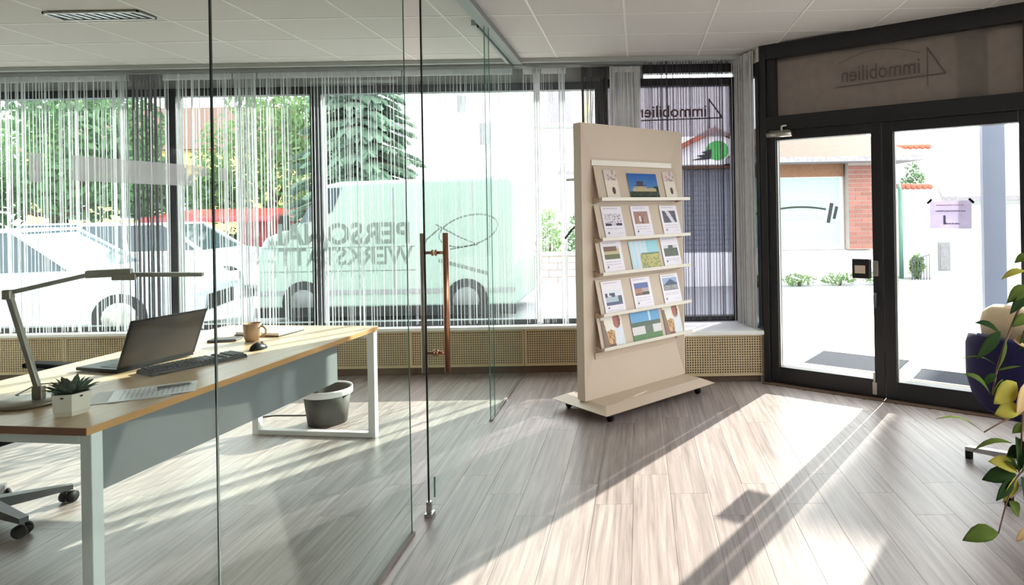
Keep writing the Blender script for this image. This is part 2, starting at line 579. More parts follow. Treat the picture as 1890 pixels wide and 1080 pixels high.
# ---- windows
def window(name, x0, x1, label, dark, top=2.575, pane='glass_window'):
    w = thing(name, label, None, (0, 0, 0), kind='structure')
    fm = 'frame_black' if dark else 'frame_dark_grey'
    MB().box(x0, WIN_Y - 0.03, 0.42, x1, WIN_Y + 0.06, 0.48).build('bottom_rail', fm, w)
    MB().box(x0, WIN_Y - 0.03, top, x1, WIN_Y + 0.06, top + 0.07).build('top_rail', fm, w)
    MB().box(x0, WIN_Y - 0.03, 0.48, x0 + 0.05, WIN_Y + 0.06, top).build('stile', fm, w)
    MB().box(x1 - 0.05, WIN_Y - 0.03, 0.48, x1, WIN_Y + 0.06, top).build('stile', fm, w)
    MB().box(x0 + 0.05, WIN_Y + 0.02, 0.48, x1 - 0.05, WIN_Y + 0.028, top).build('pane', pane, w)
    return w

window('window_1', -6.15, -4.28, 'leftmost shop window behind white string curtains', True)
window('window_2', -4.28, -2.95, 'shop window looking on parked cars and trees', True)
window('window_3', -2.95, -0.34, 'wide shop window with mirrored grey lettering on the glass', False)
w4 = window('window_4', -0.34, 0.90, 'corner shop window with a mirrored sign film at the top', True, top=2.595, pane='glass_tinted')
MB().box(0.05, WIN_Y - 0.03, 2.71, 0.90, WIN_Y + 0.05, 2.79).build('top_rail', 'frame_black', w4)
MB().box(0.05, WIN_Y + 0.02, 2.665, 0.85, WIN_Y + 0.026, 2.71).build('pane', 'glass_window', w4)
MB().box(-0.29, WIN_Y + 0.030, 2.13, 0.85, WIN_Y + 0.034, 2.595).build('sign_film', 'sign_film_clear', w4)
me = text_mesh('immobilien', 0.155, True, 0.002, 0.95)
mesh_obj('lettering', me, 'lettering_red', w4, (0.64, WIN_Y + 0.018, 2.315))
mb = MB()
def bar2(mb, a, b, wd, y, th=0.002):
    a, b = Vector((a[0], 0, a[1])), Vector((b[0], 0, b[1]))
    d = (b - a).normalized(); n = Vector((d.z, 0, -d.x)) * wd / 2
    mb.slab([((a + n).x, (a + n).z), ((b + n).x, (b + n).z), ((b - n).x, (b - n).z), ((a - n).x, (a - n).z)], y - th, y)
bar2(mb, (0.02, 2.285), (0.78, 2.30), 0.012, WIN_Y + 0.018)
bar2(mb, (0.66, 2.47), (0.78, 2.30), 0.014, WIN_Y + 0.018)
bar2(mb, (0.66, 2.48), (0.66, 2.20), 0.012, WIN_Y + 0.018)
mb.build('figure_four', 'lettering_brown', w4)

w6 = thing('window_fill', 'added unseen row of side windows that lets in fill light', None, (XR + 0.06, 0, 0), kind='structure')  # windows added out of view to bring more ambient light into the room
for y0, y1 in ((-1.9, 0.05), (0.05, 2.0), (2.0, 3.95)):
    MB().box(0, y0, 0.45, 0.08, y1, 0.51).build('bottom_rail', 'frame_black', w6)
    MB().box(0, y0, 2.56, 0.08, y1, 2.62).build('top_rail', 'frame_black', w6)
    MB().box(0, y0, 0.51, 0.08, y0 + 0.05, 2.56).build('stile', 'frame_black', w6)
    MB().box(0, y1 - 0.05, 0.51, 0.08, y1, 2.56).build('stile', 'frame_black', w6)
    MB().box(0.035, y0 + 0.05, 0.51, 0.043, y1 - 0.05, 2.56).build('pane', 'glass_window', w6)

# return pane between the corner window and the door
w5 = thing('window_5', 'narrow return pane between corner window and black door', None, (RET0.x, RET0.y, 0), atan2(RET1.y - RET0.y, RET1.x - RET0.x), kind='structure')
RL = (RET1 - RET0).length
MB().box(0, -0.03, 0.40, RL, 0.03, 0.46).build('bottom_rail', 'frame_dark_grey', w5)
MB().box(0, -0.03, 2.595, RL, 0.03, 2.70).build('top_rail', 'frame_black', w5)
MB().box(0, -0.03, 2.70, RL, 0.03, CEIL).build('head_panel', 'wall_white', w5)
MB().box(0, -0.035, 0.46, 0.05, 0.035, 2.60).build('stile', 'frame_black', w5)
MB().box(RL - 0.06, -0.035, 0.46, RL, 0.035, 2.60).build('stile', 'frame_black', w5)
MB().box(0.28, -0.004, 0.46, RL - 0.06, 0.004, 2.60).build('pane', 'glass_dark', w5)
MB().box(0.05, -0.03, 0.46, 0.28, 0.03, 2.60).build('pilaster', 'wall_white', w5)
MB().box(0, -0.05, -0.1, RL, 0.10, 0.40).build('base_panel', 'wall_white', w5)

# lettering on the wide window, read from the street
let = thing('lettering_personal', None, None, (0, 0, 0), parent=bpy.data.objects['window_3'])
let.name = 'window_lettering'
mesh_obj('word', text_mesh('PERSONAL', 0.265, True, 0.009, 1.02), 'lettering_grey', let, (-2.11, WIN_Y + 0.016, 1.20))
mesh_obj('word', text_mesh('WERKSTATT', 0.225, True, 0.004, 0.96), 'lettering_grey', let, (-2.10, WIN_Y + 0.016, 1.005))
mb = MB()
bar2(mb, (-3.50, 1.165), (-2.07, 1.165), 0.008, WIN_Y + 0.016)
bar2(mb, (-3.50, 0.945), (-2.07, 0.945), 0.010, WIN_Y + 0.016)
mb.build('rule', 'lettering_grey', let)
mb = MB()
loop = []
for k in range(0, 41):
    t = 2 * pi * k / 40
    loop.append((-1.58 + 0.27 * cos(t), WIN_Y + 0.016, 1.30 + 0.14 * sin(t) + 0.05 * cos(t)))
mb.tube(loop, 0.007, 4)
mb.tube([(-1.84, WIN_Y + 0.016, 1.33), (-1.97, WIN_Y + 0.016, 1.22), (-2.01, WIN_Y + 0.016, 1.10), (-1.98, WIN_Y + 0.016, 1.03)], 0.008, 4)
mb.tube([(-1.88, WIN_Y + 0.016, 1.36), (-1.66, WIN_Y + 0.016, 1.24), (-1.5, WIN_Y + 0.016, 1.17), (-1.75, WIN_Y + 0.016, 1.13)], 0.007, 4)
bar2(mb, (-1.86, 1.03), (-1.40, 0.90), 0.035, WIN_Y + 0.016)
mb.build('emblem', 'lettering_grey', let)

# ---- sills, headers, skirting
struct('trim_2', MB().box(XL, BOX_Y - 0.03, 0.405, 0.36, WIN_Y - 0.03, 0.435), 'sill_white', 'long white window sill behind the desk', bevel=0.006)
struct('trim_3', MB().prism([(0.36, 5.44), (1.05, 5.44), (1.05, 5.50), (0.90, WIN_Y - 0.03), (0.36, WIN_Y - 0.03)], 0.40, 0.435), 'sill_white', 'deep white sill in the corner beside the door', bevel=0.006)
struct('trim_4', MB().box(XL, 5.78, 2.765, 0.05, 5.98, CEIL), 'trim_grey', 'grey curtain track box along the ceiling')
struct('trim_5', MB().box(XL, 5.735, 2.785, 0.95, 5.775, CEIL - 0.001).box(0.05, 5.775, 2.79, 0.95, 5.98, CEIL), 'lintel_grey', 'pale ceiling edge profile over the windows')
struct('baseboard_front', MB().box(XL, BOX_Y + 0.03, 0.0, 0.36, BOX_Y + 0.09, 0.075), 'skirting_brown', 'dark brown recessed skirting under the radiator covers')
struct('baseboard_right', MB().box(0.37, 5.50, 0.0, 1.055, 5.56, 0.06), 'skirting_brown', 'brown skirting under the corner radiator cover')

# ---- radiator covers: lattice panels
def lattice(w, h, pitch=0.021, bw=0.0085):
    mb = MB()
    k = 0.0
    while k < w - bw:
        mb.box(k, 0, 0, k + bw, 0.006, h); k += pitch
    k = 0.0
    while k < h - bw:
        mb.box(0, 0.002, k, w, 0.008, k + bw); k += pitch
    return mb

rc = thing('radiator_cover', 'long beige lattice radiator cover under the office windows', 'radiator cover', (0, BOX_Y, 0))
edges = [-6.18, -5.22, -4.18, -3.14, -2.10, -1.06, -0.03, 0.35]
for a, b in zip(edges[:-1], edges[1:]):
    pnl = MB().box(0, 0.02, 0.07, b - a - 0.006, 0.03, 0.40).build('panel', 'lattice_back', rc, loc=(a, 0, 0))
    o = lattice(b - a - 0.034, 0.30).build('lattice', 'lattice_beige', pnl, loc=(0.014, 0.008, 0.085)); o['kind'] = 'stuff'
    mb = MB().box(0, 0.0, 0.07, b - a - 0.006, 0.02, 0.086).box(0, 0.0, 0.385, b - a - 0.006, 0.02, 0.40)
    mb.box(0, 0.0, 0.086, 0.014, 0.02, 0.385).box(b - a - 0.020, 0.0, 0.086, b - a - 0.006, 0.02, 0.385)
    mb.build('border', 'lattice_beige', pnl)
rc2 = thing('radiator_cover', 'short beige lattice radiator cover in the corner beside the black door', 'radiator cover', (0, 5.47, 0))
pnl = MB().box(0.36, 0.02, 0.055, 1.05, 0.03, 0.40).build('panel', 'lattice_back', rc2)
o = lattice(0.665, 0.31).build('lattice', 'lattice_beige', pnl, loc=(0.372, 0.008, 0.07)); o['kind'] = 'stuff'
MB().box(0.36, 0.0, 0.055, 1.05, 0.02, 0.072).box(0.36, 0.0, 0.383, 1.05, 0.02, 0.40).box(1.035, 0.0, 0.07, 1.05, 0.02, 0.385).build('border', 'lattice_beige', pnl)
MB().box(0.36, 0.03, 0.055, 0.38, 0.40, 0.40).build('end_panel', 'lattice_beige', rc2)

# ---- entrance door (local x runs along the door, -y is the room)
dr = thing('door_1', 'black framed glass double entrance door with a frosted fanlight', None, D0, DROT, kind='structure')
def fbox(name, x0, z0, x1, z1, y0=-0.04, y1=0.05, m='frame_black', p=dr, bevel=0.004):
    return MB().box(x0, y0, z0, x1, y1, z1).build(name, m, p, bevel=bevel)
fbox('jamb', -0.02, 0.0, 0.035, CEIL, -0.06, 0.07)
fbox('jamb', 1.935, 0.0, DLEN + 0.02, CEIL, -0.06, 0.07)
fbox('head', 0.035, 2.70, 1.935, CEIL, -0.06, 0.07)
fbox('side_post', 0.035, 2.22, 0.115, 2.70)
fbox('side_post', 1.885, 2.22, 1.935, 2.70)
fbox('crossbar', 0.035, 2.10, 1.935, 2.22, -0.06, 0.07)
fl = MB().box(0.115, 0.0, 2.22, 1.885, 0.008, 2.70).build('fanlight_pane', 'glass_window', dr)
MB().box(0.115, 0.010, 2.22, 1.885, 0.016, 2.70).build('sign_film', 'sign_film', fl)
mesh_obj('lettering', text_mesh('immobilien', 0.17, True, 0.001, 0.78), 'lettering_brown', fl, (1.235, -0.003, 2.44))
mb = MB()
bar2(mb, (0.606, 2.405), (1.40, 2.417), 0.012, -0.002)
bar2(mb, (1.282, 2.615), (1.40, 2.417), 0.012, -0.002)
bar2(mb, (1.282, 2.625), (1.279, 2.334), 0.009, -0.002)
for k in range(8):
    t0, t1 = k / 8, (k + 1) / 8
    bar2(mb, (0.63 + 0.6 * t0, 2.59 + 0.07 * sin(t0 * pi)), (0.63 + 0.6 * t1, 2.59 + 0.07 * sin(t1 * pi)), 0.005, -0.002)
mb.build('figure_four', 'lettering_brown', fl)
def leaf_door(x0, gx0, gx1, x1):
    lf = thing('leaf', parent=dr)
    lf['label'] = 'glazed door leaf in a black frame'
    fbox('stile', x0, 0.012, gx0, 2.10, p=lf); fbox('stile', gx1, 0.012, x1, 2.10, p=lf)
    fbox('rail', gx0, 0.012, gx1, 0.145, p=lf); fbox('rail', gx0, 2.02, gx1, 2.10, p=lf)
    MB().box(gx0, -0.004, 0.145, gx1, 0.004, 2.02).build('pane', 'glass_window', lf)
    MB().box(gx0, -0.02, 0.145, gx0 + 0.008, 0.0, 2.02).build('gasket', 'alu', lf)
    return lf
l1 = leaf_door(0.038, 0.108, 0.876, 0.953)
l2 = leaf_door(0.957, 1.038, 1.853, 1.932)
# closer, lock box, plates, bolts
mb = MB().tube([(0.055, -0.085, 2.065), (0.265, -0.085, 2.065)], 0.024, 12)
mb.box(0.075, -0.085, 2.075, 0.25, -0.04, 2.095)
mb.build('door_closer', 'alu', dr)
MB().tube([(0.18, -0.085, 2.085), (0.18, -0.085, 2.13), (0.22, -0.07, 2.135)], 0.012, 8).build('closer_arm', 'alu', dr)
lk = MB().box(0.735, -0.10, 0.915, 0.868, -0.04, 1.065).build('lock_box', 'frame_black', l1, bevel=0.006)
MB().box(0.757, -0.104, 0.955, 0.835, -0.099, 1.015).build('lock_plate', 'stand_beige', l1)
MB().box(0.884, -0.075, 0.935, 0.922, -0.04, 1.05).build('strike_plate', 'alu', l1, bevel=0.003)
MB().tube([(0.90, -0.045, 0.80), (0.90, -0.085, 0.80), (0.90, -0.09, 0.79), (0.90, -0.09, 0.70)], 0.011, 8).build('handle', 'frame_dark_grey', l1)
MB().box(0.86, -0.052, 0.03, 0.895, -0.04, 0.125).build('floor_bolt', 'alu', l1, bevel=0.003)
MB().box(0.87, -0.06, 0.13, 0.885, -0.045, 0.20).build('bolt_rod', 'alu', l1)
struct('trim_6', MB().box(-0.02, -0.10, -0.004, DLEN, 0.06, 0.008), 'skirting_brown', 'low dark threshold strip under the entrance door', loc=D0, rot=(0, 0, DROT))

# notice taped to the right leaf
def ink_grid(name, w, h, nx, ny, fn, parent=None, loc=(0, 0, 0), rot=(0, 0, 0), z=0.0):
    vs = []; fs = []
    for j in range(ny + 1):
        for i in range(nx + 1):
            vs.append((w * i / nx, h * j / ny, z))
    for j in range(ny):
        for i in range(nx):
            a = j * (nx + 1) + i
            fs.append((a, a + 1, a + nx + 2, a + nx + 1))
    me = bpy.data.meshes.new(name)
    me.from_pydata(vs, [], fs)
    at = me.color_attributes.new('ink', 'FLOAT_COLOR', 'CORNER')
    buf = []
    for j in range(ny):
        for i in range(nx):
            c = lin(fn((i + 0.5) / nx, (j + 0.5) / ny))
            buf += list(c) * 4
    at.data.foreach_set('color', buf)
    me.materials.append(M['print_ink'])
    o = bpy.data.objects.new(name, me)
    COL.objects.link(o)
    o.parent = parent; o.location = loc; o.rotation_euler = rot
    return o

nt_ = tag(MB().box(0, -0.001, 0, 0.275, 0.0, 0.20).build('paper_notice', 'notice_paper', loc=D0 + DT * 1.280 + Vector((-DT.y, DT.x, 0)) * -0.012 + Vector((0, 0, 1.295)), rot=(0, 0, DROT)),
    'lilac paper notice taped to the glass of the right door leaf', 'notice')
rn_ = random.Random(2)
for z_, x0_, x1_, h_, m_ in ((0.165, 0.045, 0.225, 0.009, 'ink_rose'), (0.122, 0.040, 0.232, 0.010, 'ink_violet'), (0.030, 0.090, 0.192, 0.013, 'ink_violet')):
    mb = MB(); x_ = x0_
    while x_ < x1_:
        w_ = rn_.uniform(0.004, 0.012)
        mb.box(x_, -0.0016, z_, x_ + w_, -0.0011, z_ + h_ * rn_.uniform(0.7, 1)); x_ += w_ + 0.0025
    mb.build('printed_line', m_, nt_)
MB().box(0.090, -0.0016, 0.03, 0.106, -0.0011, 0.096).build('printed_mark', 'ink_violet', nt_)
for sx, a in ((0.0, 45), (0.275, -45)):
    MB().box(-0.022, -0.003, -0.008, 0.022, -0.001, 0.008).build('tape', 'rubber_black', nt_, loc=(sx, -0.001, 0.198), rot=(0, radians(-a), 0))

# ---- glass partition
gp = thing('wall_partition', 'frameless glass partition between lobby and office', None, (0, 0, 0), kind='structure')
def gpane(y0, y1, x=PX, z0=0.012, z1=2.79):
    p = MB().box(x - 0.005, y0, z0, x + 0.005, y1, z1).build('glass_pane', 'glass_partition', gp)
    return p
pa = gpane(YB, 1.630)
pb = gpane(1.637, 2.985)
pd_ = gpane(4.57, 5.84)
MB().box(PX - 0.002, 1.6305, 0.01, PX + 0.002, 1.6365, 2.79).build('joint_seal', 'seal_dark', gp)
MB().box(PX - 0.002, 2.985, 0.012, PX + 0.002, 2.989, 2.79).build('polished_edge', 'seal_green', gp)
MB().box(PX - 0.003, 4.564, 0.012, PX + 0.003, 4.570, 2.79).build('polished_edge', 'seal_green', gp)
MB().box(PX - 0.011, YB, 0.0, PX + 0.011, 3.0, 0.012).box(PX - 0.011, 4.57, 0.0, PX + 0.011, 5.84, 0.012).build('floor_channel', 'channel_taupe', gp)
MB().box(PX - 0.03, YB, 2.775, PX + 0.05, 5.86, CEIL).build('ceiling_rail', 'trim_grey', gp)
MB().box(PX - 0.045, 4.55, 2.765, PX - 0.031, 5.86, CEIL).build('rail_groove', 'frame_black', gp)
MB().box(PX - 0.085, 4.55, 2.78, PX - 0.05, 5.86, CEIL).build('ceiling_rail', 'lintel_grey', gp)
# white film strips on the glass
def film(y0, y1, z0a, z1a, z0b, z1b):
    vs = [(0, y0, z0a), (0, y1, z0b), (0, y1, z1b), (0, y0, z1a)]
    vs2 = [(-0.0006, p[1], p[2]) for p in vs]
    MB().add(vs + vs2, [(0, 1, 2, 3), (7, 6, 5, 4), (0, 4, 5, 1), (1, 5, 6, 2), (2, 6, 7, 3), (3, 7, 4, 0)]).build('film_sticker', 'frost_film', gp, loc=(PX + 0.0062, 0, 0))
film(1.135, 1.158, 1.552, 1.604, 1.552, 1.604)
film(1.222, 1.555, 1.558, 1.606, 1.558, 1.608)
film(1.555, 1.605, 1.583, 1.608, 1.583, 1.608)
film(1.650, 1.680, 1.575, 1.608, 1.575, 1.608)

# sliding glass door with a pair of bar handles
gd = thing('door_2', 'glass office door with copper bar handles', None, (PX + 0.022, 3.165, 0), kind='structure')
MB().box(-0.005, 0.0, 0.02, 0.005, 1.44, 2.785).build('glass_pane', 'glass_partition', gd)
MB().box(-0.004, -0.006, 0.07, 0.004, 0.0, 2.785).build('edge_seal', 'frame_black', gd)
MB().box(-0.002, 1.44, 0.02, 0.002, 1.444, 2.785).build('polished_edge', 'seal_green', gd)
for sx, m_ in ((1, 'copper'), (-1, 'alu')):
    hb = MB().tube([(sx * 0.058, 0.145, 0.665), (sx * 0.058, 0.145, 1.375)], 0.0145, 14).build('bar_handle', m_, gd)
    for z in (0.765, 1.275):
        MB().tube([(sx * 0.006, 0.145, z), (sx * 0.046, 0.145, z)], 0.008, 10).tube([(sx * 0.005, 0.145, z), (sx * 0.012, 0.145, z)], 0.016, 12).build('standoff', 'copper', hb)
MB().box(-0.02, -0.02, 0.0, 0.02, 0.03, 0.02).box(-0.012, -0.012, 0.02, 0.012, 0.01, 0.075).build('floor_pivot', 'chrome', gd, bevel=0.003)
MB().box(0.006, 0.055, 0.07, 0.012, 0.065, 0.17).build('edge_guide', 'seal_green', gd)

# ------------------------------------------------------------------ string curtains
def curtain(label, p0, p1, m, spacing, width, z0=0.47, z1=2.75, clump=0.3, header=None, seed=1, depth=0.03, hm=None):
    rnd = random.Random(seed)
    p0, p1 = Vector(p0), Vector(p1)
    L = (p1 - p0).length
    d = (p1 - p0).normalized(); nrm = Vector((-d.y, d.x, 0))
    root = thing('string_curtain', label, 'curtain', (p0.x, p0.y, 0), atan2(d.y, d.x))
    mb = MB()
    x = 0.0
    while x < L:
        w = width * rnd.uniform(0.6, 1.5)
        y = rnd.uniform(-depth, depth)
        lean = rnd.uniform(-0.008, 0.008)
        if m == 'string_white' and rnd.random() < 0.08: w *= 2.2
        a = rnd.uniform(0, pi)
        vs = []
        for zz, dx in ((z0 - rnd.uniform(0, 0.03), lean), (z1, 0)):
            for k in range(3):
                vs.append((x + dx + w / 2 * cos(a + 2.094 * k), y + w / 2 * sin(a + 2.094 * k), zz))
        mb.add(vs, [(0, 1, 4, 3), (1, 2, 5, 4), (2, 0, 3, 5)])
        x += spacing * (rnd.uniform(0.25, 0.6) if rnd.random() < clump else rnd.uniform(0.7, 1.9))
    o = mb.build('strings', m, root); o['kind'] = 'stuff'
    if header:
        MB().box(0, -0.006, header, L, 0.006, z1).build('header_tape', hm or m, root)
    return root

CY = 5.83
curtain('sparse white string curtain at the far left of the office windows', (-6.1, CY, 0), (-4.56, CY, 0), 'string_white', 0.020, 0.006, header=2.70, seed=3, clump=0.4)
curtain('gathered grey string curtain hanging before the dark window post behind the lamp', (-4.54, CY - 0.02, 0), (-4.27, CY - 0.02, 0), 'string_grey', 0.011, 0.010, header=2.70, seed=4)
curtain('white string curtain between grey bundle and the dense narrow bunch', (-4.25, CY, 0), (-3.64, CY, 0), 'string_white', 0.022, 0.0055, header=2.70, seed=5, clump=0.4)
curtain('dense narrow bunch of white strings left of the mirrored lettering', (-3.62, CY, 0), (-3.42, CY, 0), 'string_white', 0.008, 0.008, header=2.70, seed=6)
curtain('white string curtain in front of the mirrored lettering', (-3.40, CY, 0), (-2.12, CY, 0), 'string_white', 0.022, 0.0050, header=2.70, seed=8, clump=0.35)
curtain('white string curtain behind the bar handles of the glass door', (-2.10, CY, 0), (-1.12, CY, 0), 'string_white', 0.027, 0.0045, header=2.70, seed=9, clump=0.35)
curtain('thin white string curtain right of the glass partition', (-1.02, CY, 0), (-0.94, CY, 0), 'string_white', 0.03, 0.005, header=2.70, seed=10)
curtain('bundled white string strand nearest to the partition end', (-0.93, CY, 0), (-0.875, CY, 0), 'string_white', 0.006, 0.009, header=2.70, seed=11)
curtain('few loose white strings between the two white strands', (-0.86, CY, 0), (-0.71, CY, 0), 'string_white', 0.035, 0.004, header=2.70, seed=12)
curtain('bundled white string strand close to the brochure stand', (-0.70, CY, 0), (-0.64, CY, 0), 'string_white', 0.007, 0.009, header=2.70, seed=13)
curtain('dark grey pleated string curtain above the brochure stand', (-0.50, CY, 0), (-0.25, CY, 0), 'string_dark', 0.011, 0.009, header=2.66, seed=14)
curtain('dense pale string curtain behind the top of the brochure stand', (-0.24, CY, 0), (0.03, CY, 0), 'string_white_dense', 0.0055, 0.009, header=2.70, seed=15)
curtain('black string curtain in the corner window beside the stand', (0.07, CY, 0), (0.84, CY, 0), 'string_black', 0.016, 0.0055, z0=0.48, z1=2.79, seed=16)
curtain('pale string curtain over the narrow pane beside the door', (0.865, 5.86, 0), (0.985, 5.53, 0), 'string_white_dense', 0.006, 0.009, z0=0.45, z1=2.80, header=2.74, seed=17, depth=0.02)

# ------------------------------------------------------------------ ceiling light
cl = thing('ceiling_light', 'recessed louvre ceiling light above the office desk', 'ceiling light', (-3.83, 4.19, CEIL - 0.006))
MB().box(0, 0, -0.001, 0.62, 0.165, 0.003).build('backing', 'louvre_dark', cl)
MB().box(0, 0, -0.012, 0.62, 0.012, 0.0).box(0, 0.153, -0.012, 0.62, 0.165, 0.0).box(0, 0, -0.012, 0.012, 0.165, 0.0).box(0.608, 0, -0.012, 0.62, 0.165, 0.0).build('frame', 'louvre_metal', cl)
sl = None
for k in range(10):
    if sl is None:
        sl = MB().box(-0.014, 0.012, -0.008, 0.014, 0.153, -0.004).build('slat', 'louvre_metal', cl); s_ = sl
    else:
        s_ = bpy.data.objects.new('slat', sl.data); COL.objects.link(s_); s_.parent = cl
    s_.location = (0.04 + k * 0.06, 0, 0); s_.rotation_euler = (0, 0, radians(-14))

# ------------------------------------------------------------------ desk
DA = radians(-7.2)                                  # desk length axis = local y
desk = thing('office_desk', 'long office desk with pale wood top and white steel frame', 'desk', (-1.75, 4.32, 0), DA)
# local: y from -2.0 (near) to 0 (far), x from -1.08 (window side) to 0
DTOP = 0.73
MB().box(-1.08, -2.0, DTOP - 0.028, 0.0, 0.0, DTOP).build('desk_top', 'desk_wood', desk, bevel=0.001)
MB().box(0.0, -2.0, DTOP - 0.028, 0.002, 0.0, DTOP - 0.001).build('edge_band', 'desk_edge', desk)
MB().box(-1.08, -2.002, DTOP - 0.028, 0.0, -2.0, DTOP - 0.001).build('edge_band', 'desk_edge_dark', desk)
for y0 in (-1.975, -0.045):
    lf = thing('leg_frame', parent=desk, loc=(0, y0, 0))
    MB().box(-0.055, 0, 0.0, -0.008, 0.045, DTOP - 0.029).build('post', 'steel_white', lf, bevel=0.003)
    MB().box(-0.89, 0, 0.0, -0.845, 0.045, DTOP - 0.029).build('post', 'steel_white', lf, bevel=0.003)
    MB().box(-0.845, 0, 0.0, -0.055, 0.045, 0.032).build('foot_rail', 'steel_white', lf, bevel=0.003)
    MB().box(-0.845, 0, DTOP - 0.07, -0.055, 0.045, DTOP - 0.029).build('top_rail', 'steel_white', lf, bevel=0.003)
MB().box(-0.085, -1.93, 0.455, -0.067, -0.36, DTOP - 0.029).build('modesty_panel', 'panel_grey', desk)
MB().box(-0.62, -1.93, DTOP - 0.08, -0.58, -0.045, DTOP - 0.029).build('cross_beam', 'steel_white', desk)
MB().box(-0.5, -0.03, 0.0, -0.48, -0.01, 0.02).build('foot_pad', 'rubber_black', desk)

def on_desk(x, y, z=DTOP):            # world point on the desk top
    return Vector((x, y, z))

# laptop
lp = thing('laptop', 'open dark laptop turned away on the desk', 'laptop', (-2.60, 3.35, DTOP + 0.001), radians(-105.5))
# local x along hinge (left to right seen from the user), y away from the user
LW, LD = 0.40, 0.27
mb = MB().box(-LW / 2, -LD / 2, 0.004, LW / 2, LD / 2, 0.020); mb.build('base', 'laptop_black', lp, bevel=0.004)
MB().box(-0.17, -0.01, 0.0201, 0.17, 0.10, 0.0215).build('keyboard', 'key_black', lp)
MB().box(-0.05, -0.12, 0.0201, 0.05, -0.04, 0.021).build('touchpad', 'laptop_grey', lp)
lid = thing('lid', parent=lp, loc=(0, LD / 2 - 0.004, 0.022)); lid.rotation_euler = (radians(-22), 0, 0)
MB().box(-LW / 2, 0.0, 0.0, LW / 2, 0.008, 0.255).build('cover', 'laptop_grey', lid, bevel=0.004)
MB().box(-LW / 2, 0.0081, 0.0, LW / 2, 0.0086, 0.010).box(-LW / 2, 0.0081, 0.245, LW / 2, 0.0086, 0.255).box(-LW / 2, 0.0081, 0.0, -LW / 2 + 0.012, 0.0086, 0.255).box(LW / 2 - 0.012, 0.0081, 0.0, LW / 2, 0.0086, 0.255).build('edge_trim', 'laptop_black', lid)
MB().box(-LW / 2 + 0.008, -0.002, 0.008, LW / 2 - 0.008, 0.0, 0.247).build('bezel', 'laptop_black', lid)
MB().box(-LW / 2 + 0.022, -0.003, 0.022, LW / 2 - 0.022, -0.002, 0.235).build('display', 'screen_off', lid)
MB().box(-0.07, -0.012, -0.012, 0.07, 0.010, 0.004).build('hinge', 'laptop_black', lp, loc=(0, LD / 2 - 0.006, 0.024))

# keyboard
kb = thing('computer_keyboard', 'black computer keyboard lying between laptop and mouse', 'keyboard', (-2.265, 3.29, DTOP + 0.001), radians(60.5))
MB().frustum((-0.225, -0.075, 0.225, 0.075), (-0.22, -0.07, 0.22, 0.07), 0.0, 0.018).build('body', 'laptop_black', kb, bevel=0.004)
mb = MB()
for j in range(6):
    for i in range(20):
        if i in (14, 16): continue
        x = -0.208 + i * 0.0212; y = -0.06 + j * 0.021
        mb.frustum((x, y, x + 0.018, y + 0.018), (x + 0.002, y + 0.002, x + 0.016, y + 0.016), 0.018, 0.025)
mb.build('keys', 'key_black', kb)['kind'] = 'stuff'

# mouse
ms = thing('computer_mouse', 'black computer mouse beside the mug', 'mouse', (-2.145, 3.64, DTOP + 0.001), radians(75))
mb = MB()
prof = []
vs = []; fs = []
N, K = 16, 6
for k in range(K + 1):
    t = k / K * pi / 2
    for i in range(N):
        a = 2 * pi * i / N
        vs.append((0.055 * cos(a) * cos(t), 0.032 * sin(a) * cos(t) * (1 - 0.12 * cos(a)), 0.036 * sin(t) * (1 - 0.15 * cos(a))))
for k in range(K):
    for i in range(N):
        fs.append((k * N + i, k * N + (i + 1) % N, (k + 1) * N + (i + 1) % N, (k + 1) * N + i))
fs.append(tuple(range(N - 1, -1, -1)))
mb.add(vs, fs, True).build('shell', 'laptop_black', ms)
MB().tube([(0.026, -0.004, 0.030), (0.026, 0.004, 0.030)], 0.008, 10).build('wheel', 'plastic_grey', ms)

# mug
mg = thing('coffee_mug', 'tan ceramic coffee mug on the desk', 'mug', (-2.325, 3.885, DTOP + 0.001), radians(5))
MB().lathe([(0, 0), (0.036, 0), (0.044, 0.02), (0.050, 0.105), (0.046, 0.105), (0.040, 0.02), (0, 0.012)], 24).build('body', 'mug_tan', mg)
hp = [(0.046 + 0.032 * sin(t), 0, 0.055 + 0.032 * cos(t)) for t in [pi * k / 8 for k in range(9)]]
MB().tube(hp, 0.006, 8).build('handle', 'mug_tan', mg)

# notebook with loose pages, dark wallet
nb = thing('notebook', 'dark covered notebook with white pages behind the mug', 'notebook', (-2.36, 4.13, DTOP + 0.001), radians(-12))
MB().box(-0.16, -0.11, 0, 0.16, 0.11, 0.006).build('cover', 'notebook_dark', nb)
MB().box(-0.155, -0.105, 0.006, 0.158, 0.108, 0.022).build('pages', 'paper', nb)
tag(MB().box(-0.08, -0.045, 0, 0.08, 0.045, 0.014).build('wallet', 'notebook_dark', loc=(-2.50, 3.90, DTOP + 0.001), rot=(0, 0, radians(10)), bevel=0.004), 'small dark flat case beside the mug', 'case')

